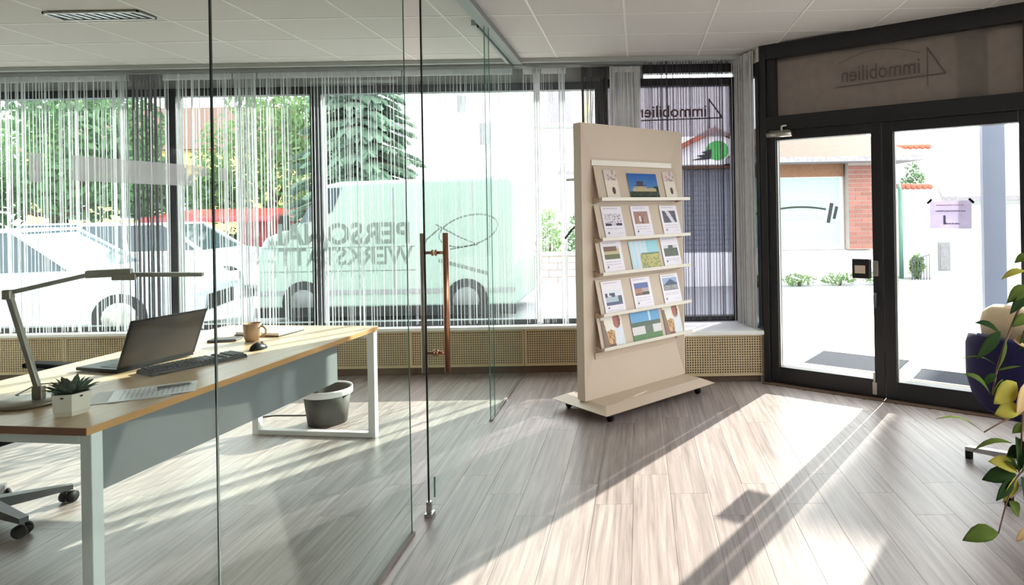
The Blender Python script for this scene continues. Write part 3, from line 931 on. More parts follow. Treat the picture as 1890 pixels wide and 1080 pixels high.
# papers and pen
def page_ink(s, t):
    if 0.1 < s < 0.9 and 0.08 < t < 0.92 and int(t * 34) % 2 == 0 and (s * 7 + t * 3) % 1 > 0.15: return (196, 196, 202)
    return (236, 234, 236)
for k, (x, y, a, lb) in enumerate([(-2.10, 2.80, -58, 'upper printed sheet of paper in front of the laptop'), (-2.16, 2.76, -66, 'lower sheet of paper showing beneath another sheet')]):
    ps = tag(MB().box(-0.105, -0.1485, 0, 0.105, 0.1485, 0.0012).build('paper_sheet', 'paper', loc=(x, y, DTOP + 0.0032 - k * 0.002), rot=(0, 0, radians(a))), lb, 'paper')
    if k == 0: ink_grid('printed_text', 0.21, 0.297, 20, 34, page_ink, ps, (-0.105, -0.1485, 0.0016))
pn = thing('pen', 'slim dark pen lying on the papers', 'pen', (-2.06, 2.86, DTOP + 0.011), radians(35))
MB().tube([(-0.06, 0, 0), (0.055, 0, 0)], 0.0048, 8).build('barrel', 'laptop_black', pn)
MB().tube([(0.055, 0, 0), (0.07, 0, 0)], [0.0045, 0.001], 8).build('tip', 'chrome', pn)

# desk lamp
dl = thing('desk_lamp', 'slim champagne LED desk lamp with folded arm', 'lamp', (-2.50, 2.66, DTOP + 0.001), 0)
MB().lathe([(0, 0), (0.11, 0), (0.115, 0.006), (0.115, 0.012), (0.108, 0.018), (0, 0.018)], 32).build('base', 'lamp_champagne', dl)
def flat_bar(mb, a, b, w, h):
    a, b = Vector(a), Vector(b)
    d = (b - a); L = d.length
    q = d.to_track_quat('X', 'Z').to_matrix().to_4x4()
    return mb.box(0, -w / 2, -h / 2, L, w / 2, h / 2, T=Matrix.Translation(a) @ q)
MB().box(0.01, -0.012, 0.016, 0.05, 0.012, 0.07).build('base_joint', 'lamp_champagne', dl, bevel=0.003)
flat_bar(MB(), (0.03, 0, 0.05), (-0.085, 0, 0.445), 0.018, 0.022).build('lower_arm', 'lamp_champagne', dl, bevel=0.003)
MB().box(-0.105, -0.014, 0.425, -0.07, 0.014, 0.465).build('elbow', 'lamp_champagne', dl, bevel=0.005)
flat_bar(MB(), (-0.085, 0, 0.452), (0.15, 0.13, 0.513), 0.016, 0.018).build('upper_arm', 'lamp_champagne', dl, bevel=0.002)
hd = thing('lamp_head', parent=dl)
flat_bar(MB(), (0.21, 0.16, 0.497), (0.285, 0.20, 0.492), 0.05, 0.03).build('pivot_block', 'lamp_champagne', hd, bevel=0.004)
flat_bar(MB(), (0.13, 0.12, 0.512), (0.27, 0.195, 0.512), 0.05, 0.032).build('head_joint', 'lamp_champagne', hd, bevel=0.004)
flat_bar(MB(), (0.25, 0.185, 0.502), (0.51, 0.30, 0.487), 0.045, 0.018).build('light_bar', 'lamp_champagne', hd, bevel=0.003)
MB().tube([(-0.08, 0.05, 0.012), (-0.16, 0.10, 0.006), (-0.18, 0.22, 0.02), (-0.10, 0.30, 0.006), (-0.16, 0.40, 0.004)], 0.003, 6).build('cable', 'cable_dark', dl)

# succulent
su = thing('potted_succulent', 'small dark green succulent in a faceted white pot', 'plant', (-2.205, 2.51, DTOP + 0.001), radians(12))
MB().lathe([(0, 0), (0.052, 0), (0.062, 0.02), (0.066, 0.085), (0.060, 0.085), (0.055, 0.07), (0, 0.07)], 6).build('pot', 'pot_white', su)
for p in bpy.data.objects[su.children[0].name].data.polygons: p.use_smooth = False
MB().lathe([(0, 0.076), (0.058, 0.076), (0.058, 0.07)], 12).build('soil', 'soil', su)
sl0 = None
for ring, (n, tilt, L) in enumerate([(10, 66, 0.088), (9, 45, 0.082), (7, 25, 0.070), (4, 8, 0.058)]):
    for k in range(n):
        a = 2 * pi * k / n + ring * 0.37
        if sl0 is None:
            vs = [(0, 0, 0)]; fs = []
            secs = [(0.1, 0.008, 0.004), (0.5, 0.013, 0.006), (0.8, 0.009, 0.004)]
            vs = []
            for t, w, h in secs:
                vs += [(-w, 0, t), (0, -h, t), (w, 0, t), (0, h * 0.4, t)]
            vs += [(0, 0, 0), (0, 0.004, 1.0)]
            for i in range(2):
                for j in range(4):
                    fs.append((i * 4 + j, i * 4 + (j + 1) % 4, (i + 1) * 4 + (j + 1) % 4, (i + 1) * 4 + j))
            for j in range(4):
                fs.append((12, (j + 1) % 4, j)); fs.append((13, 8 + j, 8 + (j + 1) % 4))
            sl0 = MB().add(vs, fs, True).build('leaf', 'succulent_green', su); q = sl0
        else:
            q = bpy.data.objects.new('leaf', sl0.data); COL.objects.link(q); q.parent = su
        q.location = (0.012 * cos(a), 0.012 * sin(a), 0.076)
        q.rotation_euler = (radians(-tilt), 0, a - pi / 2)
        q.scale = (1.0, 1.0, L * random.uniform(0.9, 1.1))

# waste bin
wb = thing('waste_bin', 'grey waste bin with a white liner under the desk end', 'bin', (-2.24, 4.62, 0), 0)
MB().lathe([(0, 0.0), (0.128, 0.0), (0.158, 0.24), (0.151, 0.24), (0.122, 0.012), (0, 0.012)], 28).build('body', 'bin_grey', wb)
ln = [(0.151, 0.21), (0.162, 0.245), (0.166, 0.25), (0.169, 0.235), (0.167, 0.205)]
MB().lathe(ln, 28).build('liner', 'paper', wb)

# power cable on the floor by the far desk foot
tag(MB().tube([(-2.86, 4.72, 0.004), (-2.7, 4.78, 0.004), (-2.5, 4.77, 0.004), (-2.3, 4.80, 0.004)], 0.004, 6).build('power_cable', 'cable_dark'), 'thin dark cable lying on the floor behind the waste bin', 'cable')

# office chair behind the desk
oc = thing('office_chair', 'black office chair on grey star base behind the desk', 'chair', (-3.207, 3.155, 0), radians(-12))
hub = MB().lathe([(0, 0.06), (0.05, 0.06), (0.05, 0.14), (0.03, 0.15), (0.03, 0.42), (0, 0.42)], 18).build('column', 'plastic_grey', oc)
for k in range(5):
    a = radians(-9 + 72 * k)
    T = Matrix.Rotation(a, 4, 'Z')
    am = MB().add([(0.03, -0.03, 0.07), (0.03, 0.03, 0.07), (0.03, 0.03, 0.125), (0.03, -0.03, 0.125), (0.33, -0.018, 0.065), (0.33, 0.018, 0.065), (0.33, 0.018, 0.09), (0.33, -0.018, 0.09)],
        [(0, 1, 2, 3), (7, 6, 5, 4), (0, 4, 5, 1), (1, 5, 6, 2), (2, 6, 7, 3), (3, 7, 4, 0)], T=T).build('base_arm', 'plastic_grey', oc)
    cs = thing('caster', parent=oc, loc=(0.315 * cos(a), 0.315 * sin(a), 0)); cs.rotation_euler = (0, 0, a + 0.6)
    for s in (-1, 1):
        MB().tube([(0, s * 0.012, 0.030), (0, s * 0.030, 0.030)], 0.030, 18).build('wheel', 'rubber_black', cs)
    MB().tube([(0, 0, 0.03), (0, 0, 0.07)], 0.009, 8).build('stem', 'plastic_grey', cs)
MB().box(-0.25, -0.25, 0.42, 0.25, 0.25, 0.50).build('seat', 'fabric_black', oc, bevel=0.03)
MB().box(-0.28, -0.22, 0.62, -0.22, 0.22, 1.10, T=Matrix.Rotation(radians(-6), 4, 'Y')).build('backrest', 'fabric_black', oc, bevel=0.02)
for s in (-1, 1):
    ar = thing('armrest', parent=oc)
    MB().box(-0.12, s * 0.29 - 0.04, 0.695, 0.16, s * 0.29 + 0.04, 0.722).build('pad', 'fabric_black', ar, bevel=0.01)
    MB().box(-0.02, s * 0.27 - 0.02, 0.44, 0.03, s * 0.27 + 0.02, 0.70).build('support', 'plastic_grey', ar)
MB().box(-0.30, -0.05, 0.44, -0.20, 0.05, 0.70).build('back_bracket', 'plastic_grey', oc)

# ------------------------------------------------------------------ brochure stand
SA = radians(43.8)
st = thing('brochure_stand', 'tall beige rolling brochure stand with five display shelves', 'display stand', (-0.409, 4.623, 0), SA)
def st_world(x, y, z):
    return Vector((-0.409 + x * cos(SA) - y * sin(SA), 4.623 + x * sin(SA) + y * cos(SA), z))
SW, ST_ = 1.053, 0.085
base = MB().frustum((-0.02, -0.255, 1.085, 0.325), (-0.04, -0.275, 1.105, 0.345), 0.062, 0.075)
base.frustum((-0.04, -0.275, 1.105, 0.345), (0.03, -0.19, 1.035, 0.26), 0.075, 0.112)
base.build('base', 'stand_beige', st)
for x in (0.06, 0.98):
    for y in (-0.20, 0.27):
        c = thing('caster', parent=st, loc=(x, y, 0))
        MB().tube([(-0.012, 0, 0.025), (0.012, 0, 0.025)], 0.025, 14).build('wheel', 'rubber_black', c)
        MB().box(-0.016, -0.016, 0.04, 0.016, 0.016, 0.062).build('fork', 'plastic_grey', c)
Z0, Z1 = 0.112, 2.10
# shell with the dished front: outer edge at y=0, inner field set back
ix0, ix1, iz0, iz1, dep = 0.125, SW - 0.085, 0.46, 1.86, 0.045
MB().box(0, 0.046, Z0, SW, ST_, Z1).build('core_panel', 'stand_beige', st)
MB().add([(0, 0, Z0), (0, 0, Z1), (ix0, dep, iz1), (ix0, dep, iz0), (0, 0.046, Z0), (0, 0.046, Z1)], [(0, 3, 2, 1), (0, 1, 5, 4), (1, 2, 5), (0, 4, 3), (4, 5, 2, 3)]).build('frame_bevel', 'stand_beige', st)
MB().add([(SW, 0, Z0), (SW, 0, Z1), (ix1, dep, iz1), (ix1, dep, iz0), (SW, 0.046, Z0), (SW, 0.046, Z1)], [(0, 1, 2, 3), (0, 4, 5, 1), (1, 5, 2), (0, 3, 4), (4, 3, 2, 5)]).build('frame_bevel', 'stand_beige', st)
MB().add([(0, 0, Z1), (SW, 0, Z1), (ix1, dep, iz1), (ix0, dep, iz1), (0, 0.046, Z1), (SW, 0.046, Z1)], [(0, 3, 2, 1), (0, 1, 5, 4), (0, 4, 3), (1, 2, 5), (4, 5, 2, 3)]).build('frame_bevel', 'stand_beige', st)
MB().add([(0, 0, Z0), (SW, 0, Z0), (ix1, dep, iz0), (ix0, dep, iz0), (0, 0.046, Z0), (SW, 0.046, Z0)], [(0, 1, 2, 3), (0, 4, 5, 1), (0, 3, 4), (1, 5, 2), (4, 3, 2, 5)]).build('frame_bevel', 'stand_beige', st)
MB().box(ix0, dep - 0.012, iz1 - 0.06, ix1, dep + 0.003, iz1 - 0.02).build('top_rail', 'stand_white', st)
MB().box(SW, 0.0, Z0, SW + 0.006, ST_, Z1).build('edge_strip', 'stand_white', st)
shelf_z = [1.545, 1.255, 1.005, 0.708, 0.462]
TILT = radians(15)
for i, z in enumerate(shelf_z):
    sh = thing('shelf', parent=st, loc=(0, -0.045, z))
    MB().box(0.135, 0.008, 0.004, 1.01, 0.0125, 0.262, T=Matrix.Rotation(-TILT, 4, 'X')).build('back_plate', 'stand_beige', sh)
    MB().box(0.130, -0.022, -0.006, 1.015, 0.012, 0.002).build('ledge', 'stand_white', sh)
    MB().box(0.130, -0.026, -0.006, 1.075, -0.021, 0.018).build('lip', 'stand_white', sh)
    for x in (0.14, 1.002):
        MB().add([(x, -0.02, -0.006), (x, 0.09, -0.03), (x, 0.09, 0.02), (x + 0.012, -0.02, -0.006), (x + 0.012, 0.09, -0.03), (x + 0.012, 0.09, 0.02)], [(0, 2, 1), (3, 4, 5), (0, 1, 4, 3), (1, 2, 5, 4), (2, 0, 3, 5)]).build('bracket', 'stand_beige', sh)
MB().box(0.94, 0.030, 0.41, 1.0, 0.044, 0.45).build('name_plate', 'peg_metal', st)
MB().box(ix0, 0.025, 0.385, ix1, 0.046, 0.43).build('bottom_rail', 'stand_beige', st)
for x, z, L in ((0.10, 1.70, 0.21), (0.10, 1.42, 0.14), (0.62, 1.70, 0.21), (0.62, 1.42, 0.14)):
    MB().tube([(x, ST_, z), (x, ST_ + L, z + 0.004)], 0.011, 10).build('peg', 'peg_metal', st)
MB().tube([(0.10, ST_ + 0.005, 1.235), (0.10, ST_ + 0.15, 1.24)], 0.006, 8).build('peg', 'peg_metal', st)
# floor vents slots on the back of the base are dark grip holes
for k in range(2):
    MB().box(0.10 + k * 0.13, 0.235, 0.1121, 0.19 + k * 0.13, 0.25, 0.1131).build('grip_slot', 'rubber_black', st)

hg = thing('coat_hanger', 'dark coat hanger hooked on the back of the brochure stand', 'hanger', st_world(0.10, ST_ + 0.105, 1.412), SA)
MB().tube([(0, 0.0, 0.035), (0, 0.02, 0.03), (0, 0.022, 0.01), (0, 0.0, -0.02), (0, 0, -0.05)], 0.003, 6).build('hook', 'chrome', hg)
MB().tube([(0, -0.07, -0.085), (0, 0.0, -0.05), (0, 0.06, -0.085), (0, 0.14, -0.15)], 0.008, 8).build('shoulder', 'hanger_black', hg)

# brochures: ink painted into a grid
W_ = (236, 230, 232)
def noise2(s, t, k=0):
    return (sin(s * 12.9898 * 7 + t * 78.233 * 3 + k) * 43758.5453) % 1.0
def lines(s, t, x0, x1, ys, c=(176, 168, 178)):
    return any(abs(t - y) < 0.012 for y in ys) and x0 < s < x1 and (s * 31) % 1 > 0.2
def inbox(s, t, b): return b[0] < s < b[2] and b[1] < t < b[3]
def sub(s, t, b): return (s - b[0]) / (b[2] - b[0]), (t - b[1]) / (b[3] - b[1])
def pic_castle(s, t):
    if t < 0.12: return (20, 26, 22)
    if t < 0.3: return (44, 58, 40) if noise2(int(s * 30), int(t * 24)) > 0.4 else (70, 74, 58)
    h = 0.42 + (0.28 if 0.28 < s < 0.5 else 0) + (0.12 if abs(s - 0.22) < 0.03 or abs(s - 0.56) < 0.04 else 0)
    if 0.12 < s < 0.92 and t < h: return (190, 168, 130) if t < 0.5 else (70, 66, 84)
    if s > 0.85 and t < 0.5: return (30, 46, 40)
    return (50 + 60 * (1 - t), 96 + 60 * (1 - t), 168 + 20 * (1 - t))
def pic_letters(s, t):
    if t < 0.2: return (60, 56, 74) if s < 0.36 or s > 0.64 else (206, 196, 206)
    return (120, 112, 130) if noise2(int(s * 20), int(t * 16)) > 0.85 else (222, 212, 220)
def pic_brown(s, t):
    if 0.32 < s < 0.48 and 0.2 < t < 0.65: return (226, 206, 206)
    if abs(s - 0.55) < 0.06 and t < 0.6: return (110, 76, 66)
    return (168, 128, 116) if noise2(int(s * 20), int(t * 16)) > 0.4 else (150, 110, 98)
def pic_dark(s, t):
    if abs((s - 0.55) + 0.4 * (t - 0.5)) < 0.14: return (216, 210, 220)
    return (62, 58, 74) if noise2(int(s * 18), int(t * 15)) > 0.35 else (96, 90, 106)
def pic_barn(s, t):
    if t > 0.62 and s < 0.85: return (120, 86, 74)
    if t > 0.85: return (206, 200, 204)
    if t > 0.38: return (190, 176, 136)
    return (92, 108, 66) if noise2(int(s * 20), int(t * 15)) > 0.4 else (110, 100, 70)
def pic_canyon(s, t):
    if t < 0.52 and s > 0.32: return (186, 172, 100) if noise2(int(s * 24), int(t * 20)) > 0.45 else (140, 146, 82)
    if t < 0.58 and s > 0.36: return (96, 120, 84)
    return (170 + 50 * ((s * 7) % 1), 214, 226) if s < 0.6 else (150, 204, 214)
def pic_meadow(s, t):
    if t > 0.72 and (s < 0.35 or s > 0.7): return (206, 204, 206)
    return (92, 96, 80) if noise2(int(s * 22), int(t * 18)) > 0.5 else (70, 78, 62)
def pic_snow(s, t):
    if 0.55 < t < 0.82 and s < 0.6 and noise2(int(s * 8), int(t * 8)) > 0.25: return (62, 66, 84)
    if t < 0.22: return (84, 90, 122)
    if s > 0.78 and t < 0.6: return (70, 78, 100)
    return (176, 188, 200) if t < 0.6 else (222, 222, 230)
def pic_town(s, t):
    if t > 0.6: return (88, 100, 160)
    if s < 0.5: return (176, 120, 96) if t > 0.2 else (120, 86, 76)
    return (176, 160, 156) if t > 0.25 else (60, 56, 60)
def pic_hut(s, t):
    if t > 0.42 and t < 0.88 - abs(s - 0.55) * 0.9: return (58, 76, 104)
    if t > 0.5: return (150, 168, 206)
    return (160, 156, 156) if noise2(int(s * 20), int(t * 15)) > 0.4 else (124, 120, 124)
def pic_reader(s, t):
    n = noise2(int(s * 22), int(t * 20))
    if s < 0.10 + 0.16 * (1 - t) and t < 0.86: return (128, 98, 78)
    if hypot((s - 0.74) * 1.15, (t - 0.78) * 0.9) < 0.21: return (168, 92, 74) if s < 0.80 else (120, 66, 54)
    if hypot((s - 0.66) * 1.4, (t - 0.68) * 1.2) < 0.12: return (214, 158, 130)
    if s > 0.54 + 0.08 * t and t < 0.60: return (206 + 14 * n, 210 + 10 * n, 222)
    if t < 0.10: return (120, 60, 52)
    if 0.14 < s < 0.62 and t < 0.54 - 0.3 * abs(s - 0.4): return (206, 160, 96) if n > 0.45 else (150, 100, 58)
    return (228, 222, 208)
def pic_village(s, t):
    if t < 0.22: return (76, 120, 62)
    if t < 0.5: return (214, 206, 206) if noise2(int(s * 7), 3) > 0.4 else (90, 104, 84)
    if t < 0.66: return (72, 92, 72)
    return (96, 160, 206) if not (0.62 < s < 0.68) else (190, 214, 230)
def leaflet(pic, box, title=True, foot=True):
    def fn(s, t):
        if inbox(s, t, box): return pic(*sub(s, t, box))
        if title and t > box[3] + 0.02 and lines(s, t, box[0], box[2] * 0.9, (0.93,)): return (186, 176, 190)
        if foot and t < box[1] - 0.03:
            if hypot(s - box[0] - 0.08, t - 0.18) < 0.04: return (120, 104, 116)
            if lines(s, t, box[0] + 0.02, box[2], (box[1] - 0.09, box[1] - 0.15)): return (196, 186, 198)
            if lines(s, t, 0.62, 0.92, (0.10, 0.16)): return (206, 196, 204)
        return (234, 226, 234)
    return fn
def full(pic): return lambda s, t: pic(s, t)
def folder(s, t):
    if t > 0.66: return (214, 196, 190) if noise2(int(s * 8), int(t * 14)) > 0.25 else (170, 150, 150)
    if hypot(s - 0.58, t - 0.30) < 0.13: return (96, 62, 56)
    return (228, 214, 198)
B3 = (0.12, 0.42, 0.86, 0.82)
rows = [
    [(0.215, 0.125, 0.225, folder, 'narrow folded leaflet at the left of the top shelf'), (0.445, 0.315, 0.205, full(pic_castle), 'landscape card of a castle under deep blue sky on the top shelf'), (0.835, 0.125, 0.225, folder, 'narrow folded leaflet at the right of the top shelf')],
    [(0.19, 0.20, 0.245, leaflet(pic_letters, (0.10, 0.40, 0.92, 0.78)), 'leaflet with lilac lettering and dark corners on the second shelf'), (0.485, 0.20, 0.245, leaflet(pic_brown, B3), 'leaflet with a reddish brown house picture on the second shelf'), (0.80, 0.20, 0.245, leaflet(pic_dark, B3), 'leaflet with a dark picture split by a pale path on the second shelf')],
    [(0.175, 0.20, 0.24, leaflet(pic_barn, B3), 'leaflet showing a red roofed farmhouse on the middle shelf'), (0.455, 0.31, 0.225, full(pic_canyon), 'turquoise and yellow landscape card on the middle shelf'), (0.80, 0.20, 0.24, leaflet(pic_meadow, (0.12, 0.36, 0.9, 0.72)), 'leaflet with a dark green garden picture on the middle shelf')],
    [(0.175, 0.20, 0.24, leaflet(pic_snow, (0.12, 0.24, 0.9, 0.72)), 'leaflet with a bluish snow scene on the fourth shelf'), (0.475, 0.20, 0.24, leaflet(pic_town, B3), 'leaflet with an orange house and violet sky on the fourth shelf'), (0.795, 0.20, 0.24, leaflet(pic_hut, (0.08, 0.46, 0.92, 0.88)), 'leaflet with a blue roofed house on the fourth shelf')],
    [(0.165, 0.20, 0.24, full(pic_reader), 'card of a red haired reader at the left of the bottom shelf'), (0.455, 0.31, 0.22, full(pic_village), 'landscape card of white houses on a lawn on the bottom shelf'), (0.805, 0.19, 0.24, full(pic_reader), 'card of a red haired reader at the right of the bottom shelf')],
]
for z, row in zip(shelf_z, rows):
    for x, w, h, fn, lb in row:
        p = st_world(x, -0.045 + 0.004, z + 0.004)
        br = tag(MB().box(0, 0, -0.001, w, h, 0.001).build('brochure', 'paper', loc=p, rot=(radians(90) - TILT, 0, SA)), lb, 'brochure', 'brochures on the rolling stand')
        ink_grid('cover_print', w, h, 44, 40, fn, br, (0, 0, 0.0016))

# ------------------------------------------------------------------ tub chair
tc_ = thing('tub_chair', 'navy velvet swivel tub chair with cream cushion by the door', 'chair', (2.13, 3.42, 0), radians(20))
vs = []; fs = []
NA, A0, A1 = 28, radians(62), radians(298)
for k in range(NA + 1):
    a = A0 + (A1 - A0) * k / NA
    f = sin(pi * k / NA) ** 0.7
    top = 0.60 + 0.19 * f
    pr = [(0.30, 0.40), (0.355, 0.44), (0.385, 0.55), (0.385, top - 0.05), (0.37, top), (0.33, top + 0.005), (0.30, top - 0.04), (0.29, 0.47)]
    vs += [(r * cos(a), r * sin(a), z) for r, z in pr]
P = 8
for k in range(NA):
    for i in range(P):
        fs.append((k * P + i, (k + 1) * P + i, (k + 1) * P + (i + 1) % P, k * P + (i + 1) % P))
fs.append(tuple(range(P))); fs.append(tuple(range(NA * P + P - 1, NA * P - 1, -1)))
MB().add(vs, fs, True).build('shell', 'velvet_navy', tc_)
MB().lathe([(0, 0.38), (0.30, 0.38), (0.335, 0.41), (0.335, 0.46), (0.30, 0.50), (0, 0.51)], 28).build('seat', 'velvet_navy', tc_)
cu_ = []
vs = []; fs = []
for j in range(9):
    for i in range(17):
        u, v = pi * 2 * i / 16, pi * (j / 8 - 0.5)
        cx = abs(cos(u)) ** 0.6 * (1 if cos(u) >= 0 else -1); sx = abs(sin(u)) ** 0.6 * (1 if sin(u) >= 0 else -1)
        vs.append((0.09 * sin(v), 0.23 * cos(v) ** 0.6 * cx, 0.22 * cos(v) ** 0.6 * sx))
for j in range(8):
    for i in range(16):
        fs.append((j * 17 + i, j * 17 + i + 1, (j + 1) * 17 + i + 1, (j + 1) * 17 + i))
cs_ = thing('cushion_pair', parent=tc_); cs_.name = 'cushion'
MB().add(vs, fs, True).build('back_cushion', 'cushion_cream', cs_, loc=(-0.15, 0.02, 0.73), rot=(0, radians(-14), 0))
MB().lathe([(0, 0.505), (0.24, 0.505), (0.285, 0.53), (0.285, 0.56), (0.24, 0.59), (0, 0.60)], 24).build('seat_pad', 'cushion_cream', cs_)
MB().lathe([(0, 0.10), (0.03, 0.10), (0.03, 0.38), (0, 0.38)], 14).build('column', 'chrome', tc_)
for k in range(4):
    a = radians(195 + 90 * k)
    T = Matrix.Rotation(a, 4, 'Z')
    ft = MB().add([(0.02, -0.022, 0.085), (0.02, 0.022, 0.085), (0.02, 0.022, 0.125), (0.02, -0.022, 0.125), (0.44, -0.018, 0.045), (0.44, 0.018, 0.045), (0.44, 0.018, 0.068), (0.44, -0.018, 0.068)],
        [(0, 1, 2, 3), (7, 6, 5, 4), (0, 4, 5, 1), (1, 5, 6, 2), (2, 6, 7, 3), (3, 7, 4, 0)], T=T).build('base_foot', 'chrome', tc_)
    MB().box(0.41, -0.016, 0.0, 0.44, 0.016, 0.05, T=T).build('glide', 'rubber_black', ft)

# ------------------------------------------------------------------ trailing plant in the right foreground
pl_ = thing('potted_plant', 'tall trailing plant with variegated leaves at the right edge', 'plant', (1.80, 2.40, 0))
MB().lathe([(0, 0), (0.13, 0), (0.17, 0.30), (0.175, 0.32), (0.155, 0.32), (0.15, 0.29), (0, 0.29)], 24).build('pot', 'pot_white', pl_)
MB().lathe([(0, 0.30), (0.152, 0.30), (0.152, 0.28)], 20).build('soil', 'soil', pl_)
R0 = roll
def px(u, v, Y):
    a, b = (u - 1180) / 1200.0, -(v - 382) / 1200.0
    return Vector(((a * cos(R0) + b * sin(R0)) * Y - 1.80, Y - 2.40, CAM_H + (-a * sin(R0) + b * cos(R0)) * Y))
def stem(pts, r=0.005):
    P_ = []
    for i in range(len(pts) - 1):
        for k in range(4): P_.append(pts[i].lerp(pts[i + 1], k / 4))
    P_.append(pts[-1])
    for _ in range(2):
        P_ = [P_[0]] + [(P_[i - 1] + P_[i] * 2 + P_[i + 1]) / 4 for i in range(1, len(P_) - 1)] + [P_[-1]]
    n = len(P_)
    MB().tube(P_, [r * (1.2 - 0.6 * i / n) for i in range(n)], 6).build('stem', 'stem_brown', pl_)
def leaf(a, b, w, m, roll_=0.0, droop=0.12):
    a, b = Vector(a), Vector(b)
    d = b - a; L = d.length; d.normalize()
    view = Vector((0.5, -0.8, 0.35)).normalized()
    side = d.cross(view).normalized()
    side = Matrix.Rotation(roll_, 3, d) @ side
    nrm = side.cross(d).normalized()
    prof = [(0.0, 0.05), (0.12, 0.45), (0.3, 0.88), (0.5, 1.0), (0.7, 0.82), (0.87, 0.42), (1.0, 0.02)]
    vs = []; fs = []
    for t, k in prof:
        c = a + d * L * t + nrm * (0.06 * L * sin(pi * t)) + Vector((0, 0, droop * L * (sin(pi * t * 0.9) - 0.3 * t)))
        for s in (-1, -0.5, 0, 0.5, 1):
            vs.append(tuple(c + side * (w / 2 * k * s) + nrm * (abs(s) * w * 0.14 * k)))
    for i in range(len(prof) - 1):
        for j in range(4):
            fs.append((i * 5 + j, i * 5 + j + 1, (i + 1) * 5 + j + 1, (i + 1) * 5 + j))
    o = MB().add(vs, fs, True).build('leaf', m, pl_)
    md = o.modifiers.new('thickness', 'SOLIDIFY'); md.thickness = 0.0008
    return o
G, YL, DK, PA = 'leaf_green', 'leaf_yellow', 'leaf_dark', 'leaf_pale'
Y_ = 2.40
stem([Vector((-0.02, 0.0, 0.30)), Vector((-0.12, 0, 0.8)), px(1925, 470, Y_), px(1888, 555, Y_), px(1862, 612, Y_), px(1840, 680, Y_), px(1832, 728, Y_)])
stem([Vector((-0.05, 0.02, 0.30)), px(1960, 790, Y_), px(1893, 758, Y_), px(1850, 778, Y_), px(1816, 798, Y_)], 0.004)
stem([Vector((-0.04, -0.03, 0.30)), px(1950, 840, Y_), px(1878, 872, Y_), px(1858, 925, Y_), px(1843, 984, Y_)], 0.004)
stem([px(1893, 700, Y_), px(1888, 770, Y_), px(1884, 830, Y_), px(1880, 870, Y_)], 0.004)
L_ = [((1846, 616), (1798, 596), 0.030, DK, 0.2), ((1846, 612), (1801, 664), 0.055, DK, 0.0), ((1836, 672), (1772, 664), 0.012, G, 0.9), ((1838, 688), (1856, 628), 0.034, G, 0.2),
      ((1838, 684), (1884, 676), 0.014, G, 0.9), ((1828, 728), (1778, 690), 0.030, G, 0.3), ((1834, 745), (1876, 706), 0.085, YL, 0.0), ((1836, 765), (1886, 756), 0.062, YL, 0.0),
      ((1894, 705), (1876, 768), 0.075, PA, 0.1), ((1892, 500), (1848, 516), 0.026, YL, 0.4), ((1896, 528), (1858, 560), 0.050, G, 0.2), ((1896, 545), (1864, 580), 0.040, DK, 0.3), ((1870, 628), (1898, 640), 0.045, PA, 0.1),
      ((1814, 797), (1726, 774), 0.016, G, 0.9), ((1868, 818), (1796, 832), 0.022, G, 0.7), ((1880, 872), (1874, 806), 0.085, DK, 0.0), ((1878, 872), (1824, 852), 0.055, YL, 0.1),
      ((1876, 876), (1812, 886), 0.060, DK, 0.0), ((1874, 880), (1850, 928), 0.062, YL, 0.0), ((1870, 885), (1838, 925), 0.045, DK, 0.2), ((1884, 880), (1890, 955), 0.075, DK, 0.0),
      ((1885, 870), (1900, 830), 0.06, G, 0.0), ((1843, 984), (1776, 998), 0.062, G, 0.2), ((1900, 968), (1876, 1000), 0.05, PA, 0.2), ((1890, 690), (1900, 640), 0.05, G, 0.1), ((1832, 730), (1850, 700), 0.04, G, 0.1)]
L_ += [((1900, 585), (1868, 604), 0.04, G, 0.2), ((1896, 600), (1880, 650), 0.05, DK, 0.1), ((1892, 780), (1868, 800), 0.04, G, 0.2), ((1888, 830), (1858, 842), 0.05, DK, 0.1), ((1890, 840), (1905, 790), 0.07, YL, 0.0),
       ((1862, 925), (1880, 955), 0.05, G, 0.1), ((1880, 868), (1846, 846), 0.045, G, 0.2), ((1840, 690), (1812, 712), 0.03, DK, 0.3), ((1898, 470), (1872, 486), 0.03, G, 0.2)]
for a, b, w, m, r in L_:
    yy = Y_ + random.uniform(-0.03, 0.03)
    leaf(px(*a, Y_), px(*b, yy), w, m, r)

# ------------------------------------------------------------------ outdoors
GZ = -0.12
struct('ground_street', MB().box(-60, -30, GZ - 0.3, 60, 6.2, GZ - 0.001).box(-60, 6.2, GZ - 0.3, 60, 80, GZ), 'asphalt', 'pale sunlit street outside the windows')
struct('ground_pavement', MB().prism([(-20, 6.2), (1.0, 6.2), (1.15, 5.6), (2.85, 4.45), (2.95, 4.3), (2.95, -8), (5.2, -8), (5.2, 5.5), (30, 5.5), (30, 9.2), (-20, 9.2)], GZ, GZ + 0.02), 'pavement', 'pale paving in front of the shop')
struct('ground_step', MB().box(-0.05, 0.07, GZ, DLEN + 0.1, 0.42, -0.03), 'pavement', 'pale entrance step outside the door', loc=D0, rot=(0, 0, DROT))
for k, (s0, s1, t0, t1) in enumerate([(-0.12, 0.74, 1.10, 1.72), (0.92, 1.85, 1.02, 1.45)]):
    gm = thing('floor_grate', ['grey metal grate outside the left door leaf', 'grey metal grate outside the right door leaf'][k], 'grate', D0 + Vector((0, 0, GZ + 0.021)), DROT)
    MB().box(s0, t0, 0.0, s1, t1, 0.010).build('mat', 'grate_grey', gm)
    MB().box(s0 - 0.02, t0 - 0.02, 0.0, s1 + 0.02, t0, 0.014).box(s0 - 0.02, t1, 0.0, s1 + 0.02, t1 + 0.02, 0.014).build('rim', 'alu', gm)

